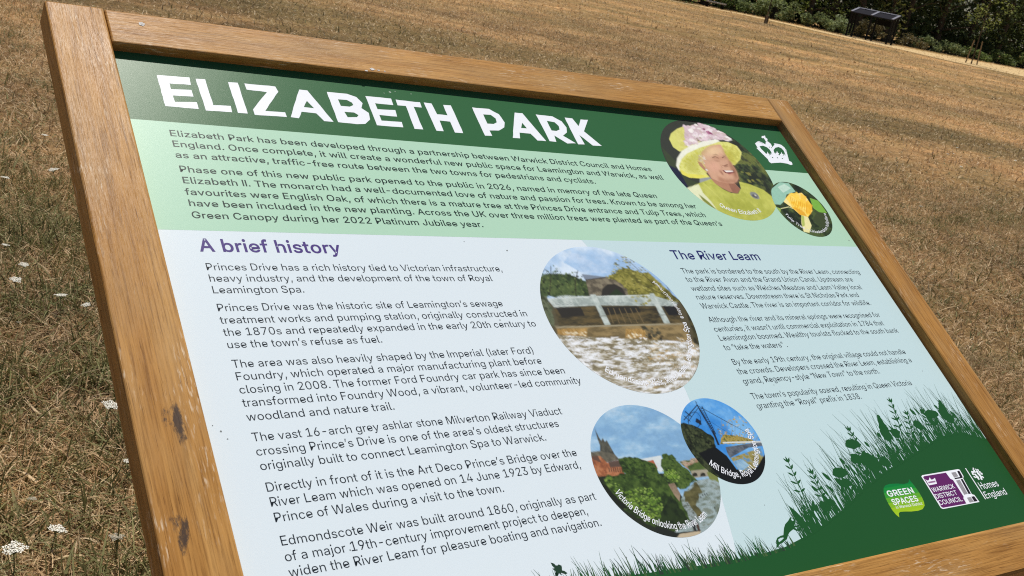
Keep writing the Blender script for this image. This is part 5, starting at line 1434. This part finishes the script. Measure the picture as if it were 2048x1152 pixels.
# ------------------------------------------------------------------ shelter
M_black = mat_simple("black_steel", (0.012, 0.012, 0.014), 0.8, 0.15, 0.2, 3)
M_mesh = mat_simple("dark_mesh_panel", (0.014, 0.014, 0.013), 0.9, 0.1, 0.25, 6)
M_greytrim = mat_simple("grey_roof_trim", (0.20, 0.205, 0.25), 0.8, 0.2, 0.1, 3)
M_roof = mat_simple("dark_roof_sheet", (0.020, 0.020, 0.026), 0.95, 0.05, 0.15, 4)
fl = gp(1693, 72); fr = gp(1775, 88.5)
vx = Vector((fr.x - fl.x, fr.y - fl.y, 0))
wS = 3.7
view = Vector((fl.x - CAM.x, fl.y - CAM.y, 0)).normalized()
az = math.atan2(view.x, view.y) + R(20)
yax = Vector((math.sin(az), math.cos(az), 0)); xax = Vector((yax.y, -yax.x, 0))
dS = (fl - CAM).length
ctr = fl + xax * (wS * .90 / 2) + yax * 0.40
sh_ = empty("park_shelter", (ctr.x, ctr.y, gz(ctr.x, ctr.y)), -az)
tag(sh_, "dark open-fronted shelter with a grey-trimmed sloping roof by the wood's edge", "shelter")
sh_.scale = (0.90, 0.90, 0.92)
zf, zb = 2.02, 2.36
for px in (-wS / 2, 0, wS / 2):
    for py, hh in ((-0.7, zf), (0.7, zb)):
        MB().box((px, py, hh / 2 - 0.05), (0.14, 0.14, hh + 0.1)).build("post", M_black, sh_)
rot = Matrix.Rotation(math.atan2(zb - zf, 1.4), 4, 'X')
zm = (zf + zb) / 2 + 0.07
MB().box((0, 0, zm), (wS + 0.22, 1.75, 0.08), rot=rot).build("roof", M_roof, sh_)
tb = MB()
for px in (-wS / 2 - 0.01, 0, wS / 2 + 0.01): tb.box(Vector((px, 0, zm)) + rot @ Vector((0, 0, 0.075)), (0.20, 1.73, 0.05), rot=rot)
tb.box(Vector((0, 0, zm)) + rot @ Vector((0, 0.80, 0.082)), (wS + 0.23, 0.16, 0.055), rot=rot)
tb.build("roof_trim", M_greytrim, sh_)
for px in (-wS / 2, wS / 2): MB().box((px, 0, 1.12), (0.05, 0.55, 1.7)).build("side_panel", M_mesh, sh_)
MB().box((wS / 4, 0.72, 1.70), (wS / 2 - 0.2, 0.05, 0.5)).build("back_panel", M_mesh, sh_)
sfoot = MB().box((0, 0, 0.012), (wS + 0.8, 2.1, 0.03)).build("floor_slab", mat_simple("slab", (0.34, 0.29, 0.21), 0.9, 0.2, 0.15, 3), sh_)

# ------------------------------------------------------------------ far bench
p0, p1 = gp(1411, 12.5), gp(1445, 19.5)
mid = (p0 + p1) / 2
bn = empty("park_bench", (mid.x, mid.y, gz(mid.x, mid.y)), -(math.atan2((p1 - p0).x, (p1 - p0).y)) + math.pi / 2)
tag(bn, "low pale slab bench at the wood's edge, left of the bramble", "bench")
Lb = 1.75
MB().box((0, 0, 0.44), (Lb, 0.5, 0.10)).build("seat", mat_simple("bench_grey", (0.42, 0.42, 0.42), 0.8, 0.3, 0.1, 5), bn, bevel=0.01)
for px in (-Lb * .38, Lb * .38): MB().box((px, 0, 0.19), (0.14, 0.42, 0.40)).build("leg", M_black, bn)

# ------------------------------------------------------------------ trees, brambles, wood
def cloud(cs, per, size, seed, flat=0.5):
    """leaf faces spread through overlapping clumps"""
    r = np.random.default_rng(seed)
    Vs, Ts = [], []
    for (c, rad) in cs:
        m = max(6, int(per * rad[0] * rad[1] * 0.9))
        d = r.normal(size=(m, 3)); d /= np.linalg.norm(d, axis=1)[:, None]
        rr = r.uniform(0.25, 1.0, m) ** 0.45
        p = np.array(c) + d * rr[:, None] * np.array(rad)
        a = r.normal(size=(m, 3)); a[:, 2] *= flat; a /= np.linalg.norm(a, axis=1)[:, None]
        b = np.cross(a, r.normal(size=(m, 3))); b /= np.linalg.norm(b, axis=1)[:, None]
        L = size * r.uniform(0.5, 1.4, m); Wd = L * r.uniform(0.35, 0.7, m)
        A, B = a * L[:, None] / 2, b * Wd[:, None] / 2
        Vs.append(np.stack([p - A, p - B * 0.9 + A * .1, p + A, p + B * 0.9 + A * .1], 1).reshape(-1, 3))
        Ts.append(np.repeat(np.clip(r.normal(0.5, 0.22, m), 0, 1), 4))
    V = np.concatenate(Vs); T = np.concatenate(Ts)
    return V, np.arange(len(V)).reshape(-1, 4), T
M_bark = mat_simple("bark", (0.075, 0.058, 0.042), 0.9, 0.2, 0.35, 9)
LEAF = {"dark": mat_leaf("leaf_dark", (0.034, 0.054, 0.018, 1), (0.105, 0.14, 0.05, 1), 0.4),
        "mid": mat_leaf("leaf_mid", (0.085, 0.13, 0.034, 1), (0.25, 0.32, 0.10, 1), 0.5),
        "light": mat_leaf("leaf_light", (0.11, 0.15, 0.03, 1), (0.26, 0.30, 0.08, 1), 0.5),
        "olive": mat_leaf("leaf_olive", (0.085, 0.095, 0.022, 1), (0.18, 0.18, 0.05, 1), 0.45),
        "bramble": mat_leaf("leaf_bramble", (0.14, 0.19, 0.065, 1), (0.36, 0.42, 0.19, 1), 0.35),
        "dry": mat_leaf("leaf_dry", (0.13, 0.11, 0.045, 1), (0.26, 0.22, 0.10, 1), 0.3),
        "rust": mat_leaf("leaf_rust", (0.07, 0.05, 0.025, 1), (0.13, 0.09, 0.045, 1), 0.3)}
def edge(u):   # foot of the wood in the photograph
    return gp(u, float(np.interp(u, [900, 1100, 1400, 1480, 1600, 1700, 1800, 1950, 2048, 2300], [-84, -44, 10.5, 25, 51, 73, 91, 119.5, 138, 188])))
def tree(u, back, h, rad, low, leaf, seed, lab, per=46, size=0.34, cat="tree"):
    e_ = edge(u)
    v_ = Vector((e_.x - CAM.x, e_.y - CAM.y, 0)).normalized()
    p = e_ + v_ * back
    t = empty("broadleaf_tree", (p.x, p.y, gz(p.x, p.y)))
    tag(t, lab, cat, "trees of the wood's edge")
    r = random.Random(seed)
    mb = MB()
    tr = 0.028 * h
    mb.tube([(0, 0, -0.2), (r.uniform(-.15, .15), r.uniform(-.15, .15), h * .3), (r.uniform(-.4, .4), r.uniform(-.4, .4), h * .62), (r.uniform(-.5, .5), 0, h * .88)], [tr * 1.3, tr, tr * .6, tr * .15], 8)
    cs = []
    for k in range(13):
        a = k * 2.4 + r.uniform(-.4, .4); f = k / 12
        z = h * (low + (0.96 - low) * f)
        q = rad * (0.75 * math.sin(math.pi * min(1, 0.30 + 0.66 * f)) ** 0.8) * r.uniform(.6, 1.1)
        c = (q * math.cos(a), q * math.sin(a), z)
        mb.tube([(0, 0, max(0.4, z * .7)), (c[0] * .5, c[1] * .5, z * .88), c], [tr * .45, tr * .28, tr * .08], 5)
        k1 = rad * r.uniform(.34, .55)
        cs.append((c, (k1, k1, k1 * r.uniform(.6, .85))))
    mb.build("trunk", M_bark, t)
    V, F, T = cloud(cs, per, size, seed)
    np_mesh("crown", V, F, LEAF[leaf], {"tone": T}, t)
    return t
TREES = [
 (1330, 3, 8.0, 3.4, .10, "mid", "broad green tree at the left end of the wood, above the bench"),
 (1405, 6, 9.0, 3.6, .12, "dark", "dark tree directly behind the slab bench"),
 (1475, 7, 9.5, 3.6, .10, "dark", "dark tree behind the left end of the bramble"),
 (1545, 8, 9.0, 3.4, .10, "mid", "mid green tree behind the reddish sapling"),
 (1612, 4.5, 7.5, 2.9, .12, "light", "light green tree left of the shelter, above the bramble"),
 (1655, 8, 9.5, 3.4, .10, "dark", "dark tree whose crown touches the shelter's left side"),
 (1708, 9, 10, 3.4, .10, "dark", "dark tree behind the left half of the shelter"),
 (1765, 5, 6.5, 2.0, .20, "olive", "slim olive green tree rising behind the shelter's roof"),
 (1800, 9, 10, 3.6, .10, "dark", "dark tree behind the right half of the shelter"),
 (1865, 9, 11, 3.8, .12, "dark", "darkest tree between the shelter and the staked sapling"),
 (1925, 10, 11, 3.8, .10, "dark", "dark tree directly behind the staked sapling"),
 (1985, 9, 10, 3.6, .12, "mid", "mid green tree right of the staked sapling"),
 (2045, 9, 11, 3.8, .10, "dark", "dark tree at the right edge of the picture"),
 (2110, 8, 10, 3.6, .10, "dark", "dark tree beyond the right edge"),
]
for i, (u, bk, h, rad, low, lf, lab) in enumerate(TREES):
    if u > 2100: continue
    tree(u, bk, h, rad, low, lf, 100 + i, lab)
# far wood behind them
cs = []
r = random.Random(77)
for u in range(1120, 2260, 22):
    e_ = edge(u); v_ = Vector((e_.x - CAM.x, e_.y - CAM.y, 0)).normalized()
    for row in (13, 17):
        p = e_ + v_ * (row + r.uniform(-1.5, 1.5))
        for z in (0.8, 2.4, 4.6, 7.0, 9.5, 12):
            cs.append(((p.x + r.uniform(-1, 1), p.y + r.uniform(-1, 1), gz(p.x, p.y) + z), (2.2, 2.2, 1.7)))
V, F, T = cloud(cs, 24, 0.62, 5)
tag(np_mesh("woodland", V, F, LEAF["dark"], {"tone": T}), "dense dark wood closing off the far side of the field", "woodland", kind="stuff")

BR = [  # bramble mounds: photograph u, depth, width, height, leaf, label
 (1345, 2.2, 3.2, 1.6, "mid", "low green bush left of the bench"),
 (1462, 2.0, 2.4, 1.3, "mid", "dark green bush between the bench and the bramble bank"),
 (1500, 1.8, 2.6, 1.9, "bramble", "leftmost mound of the bramble bank"),
 (1542, 2.0, 2.8, 2.1, "bramble", "tallest bramble mound behind the reddish sapling"),
 (1588, 1.6, 2.6, 1.7, "bramble", "bramble mound left of centre of the bank"),
 (1630, 1.6, 2.5, 1.5, "bramble", "bramble mound halfway to the shelter"),
 (1668, 1.5, 2.3, 1.5, "bramble", "bramble mound next to the shelter's left post"),
 (1735, 2.6, 2.6, 1.7, "dry", "scrub seen through the open shelter"),
 (1822, 1.2, 2.3, 1.25, "dry", "straw coloured bush at the shelter's right side"),
 (1855, 1.2, 2.6, 1.35, "bramble", "bramble mound right of the straw coloured bush"),
 (1895, 1.2, 2.8, 1.3, "bramble", "bramble mound left of the staked sapling"),
 (1945, 1.4, 2.8, 1.1, "mid", "dark low mound behind the sapling's stakes"),
 (1995, 1.4, 2.8, 1.3, "mid", "low green mound right of the sapling's stakes"),
 (2040, 1.4, 2.8, 1.5, "mid", "low green mound at the right edge of the picture"),
]
for i, (u, bk, wdt, h, lf, lab) in enumerate(BR):
    e_ = edge(u); v_ = Vector((e_.x - CAM.x, e_.y - CAM.y, 0)).normalized(); sd = Vector((v_.y, -v_.x, 0))
    p = e_ + v_ * bk
    t = empty("bramble_bush" if lf == "bramble" else "bush", (p.x, p.y, gz(p.x, p.y)))
    tag(t, lab, "bush", "bushes along the wood's edge")
    r = random.Random(300 + i)
    cs, mb = [], MB()
    for k in range(11):
        q = r.uniform(-.5, .5) * wdt; dd = r.uniform(-.8, .8)
        z = h * (1 - (abs(q) / wdt * 1.5) ** 2) * r.uniform(.25, .85)
        c = sd * q + v_ * dd
        k1 = r.uniform(.38, .62)
        cs.append(((c.x, c.y, max(.2, z)), (k1, k1, k1 * .7)))
        mb.tube([(0, 0, -.1), (c.x * .8, c.y * .8, z * .6), (c.x, c.y, z)], [.02, .015, .006], 4)
    mb.build("stem", M_bark, t)
    V, F, T = cloud(cs, 300, 0.24, 400 + i)
    np_mesh("foliage", V, F, LEAF[lf], {"tone": T}, t)

M_stake = mat_simple("pale_stake", (0.30, 0.22, 0.13), 0.8, 0.2, 0.2, 12)
def sapling(u, v, h, lab, leaf, stakes, crown_low, seed, spread):
    p = gp(u, v)
    t = empty("young_tree", (p.x, p.y, p.z))
    tag(t, lab, "sapling")
    r = random.Random(seed)
    mb = MB()
    mb.tube([(0, 0, -.1), (.02, .02, h * .4), (-.04, .03, h * .75), (.02, 0, h)], [.045, .038, .024, .006], 7)
    cs = []
    for k in range(18):
        f = k / 17; z = h * (crown_low + (1 - crown_low) * f)
        a = k * 2.4; q = spread * math.sin(math.pi * (0.18 + .78 * f)) * r.uniform(.45, 1.1)
        c = (q * math.cos(a), q * math.sin(a), z + .25)
        mb.tube([(0, 0, z - .35), (c[0] * .5, c[1] * .5, z - .05), c], [.016, .010, .004], 5)
        cs.append((c, (.36 + spread * .12,) * 2 + (.45,)))
    mb.build("trunk", M_bark, t)
    V, F, T = cloud(cs, 190, 0.17, seed)
    np_mesh("crown", V, F, LEAF[leaf], {"tone": T}, t)
    view_ = Vector((p.x - CAM.x, p.y - CAM.y, 0)).normalized(); sdx = Vector((view_.y, -view_.x, 0))
    for k in range(stakes):
        off = (k - (stakes - 1) / 2) * 0.40
        b = sdx * off + view_ * (.35 if k % 2 else -.35); tp = sdx * off * .7 + view_ * (.12 if k % 2 else -.12)
        MB().tube([(b.x, b.y, -.1), (tp.x, tp.y, 1.7 if stakes > 1 else .75)], [.05, .042], 7).build("stake", M_stake, t)
    if stakes == 1:
        MB().box((0.02, 0.02, .25), (.20, .20, .50)).build("trunk_guard", mat_simple("guard_brown", (.10, .055, .035), .8, .2, .2, 10), t, bevel=.05)
sapling(1942, 128, 7.2, "young tree held by three pale stakes, in front of the dark wood", "light", 3, .36, 9, 1.9)
sapling(1531, 47, 3.6, "thin reddish sapling with a short brown trunk guard in front of the bramble", "rust", 1, .5, 12, .5)
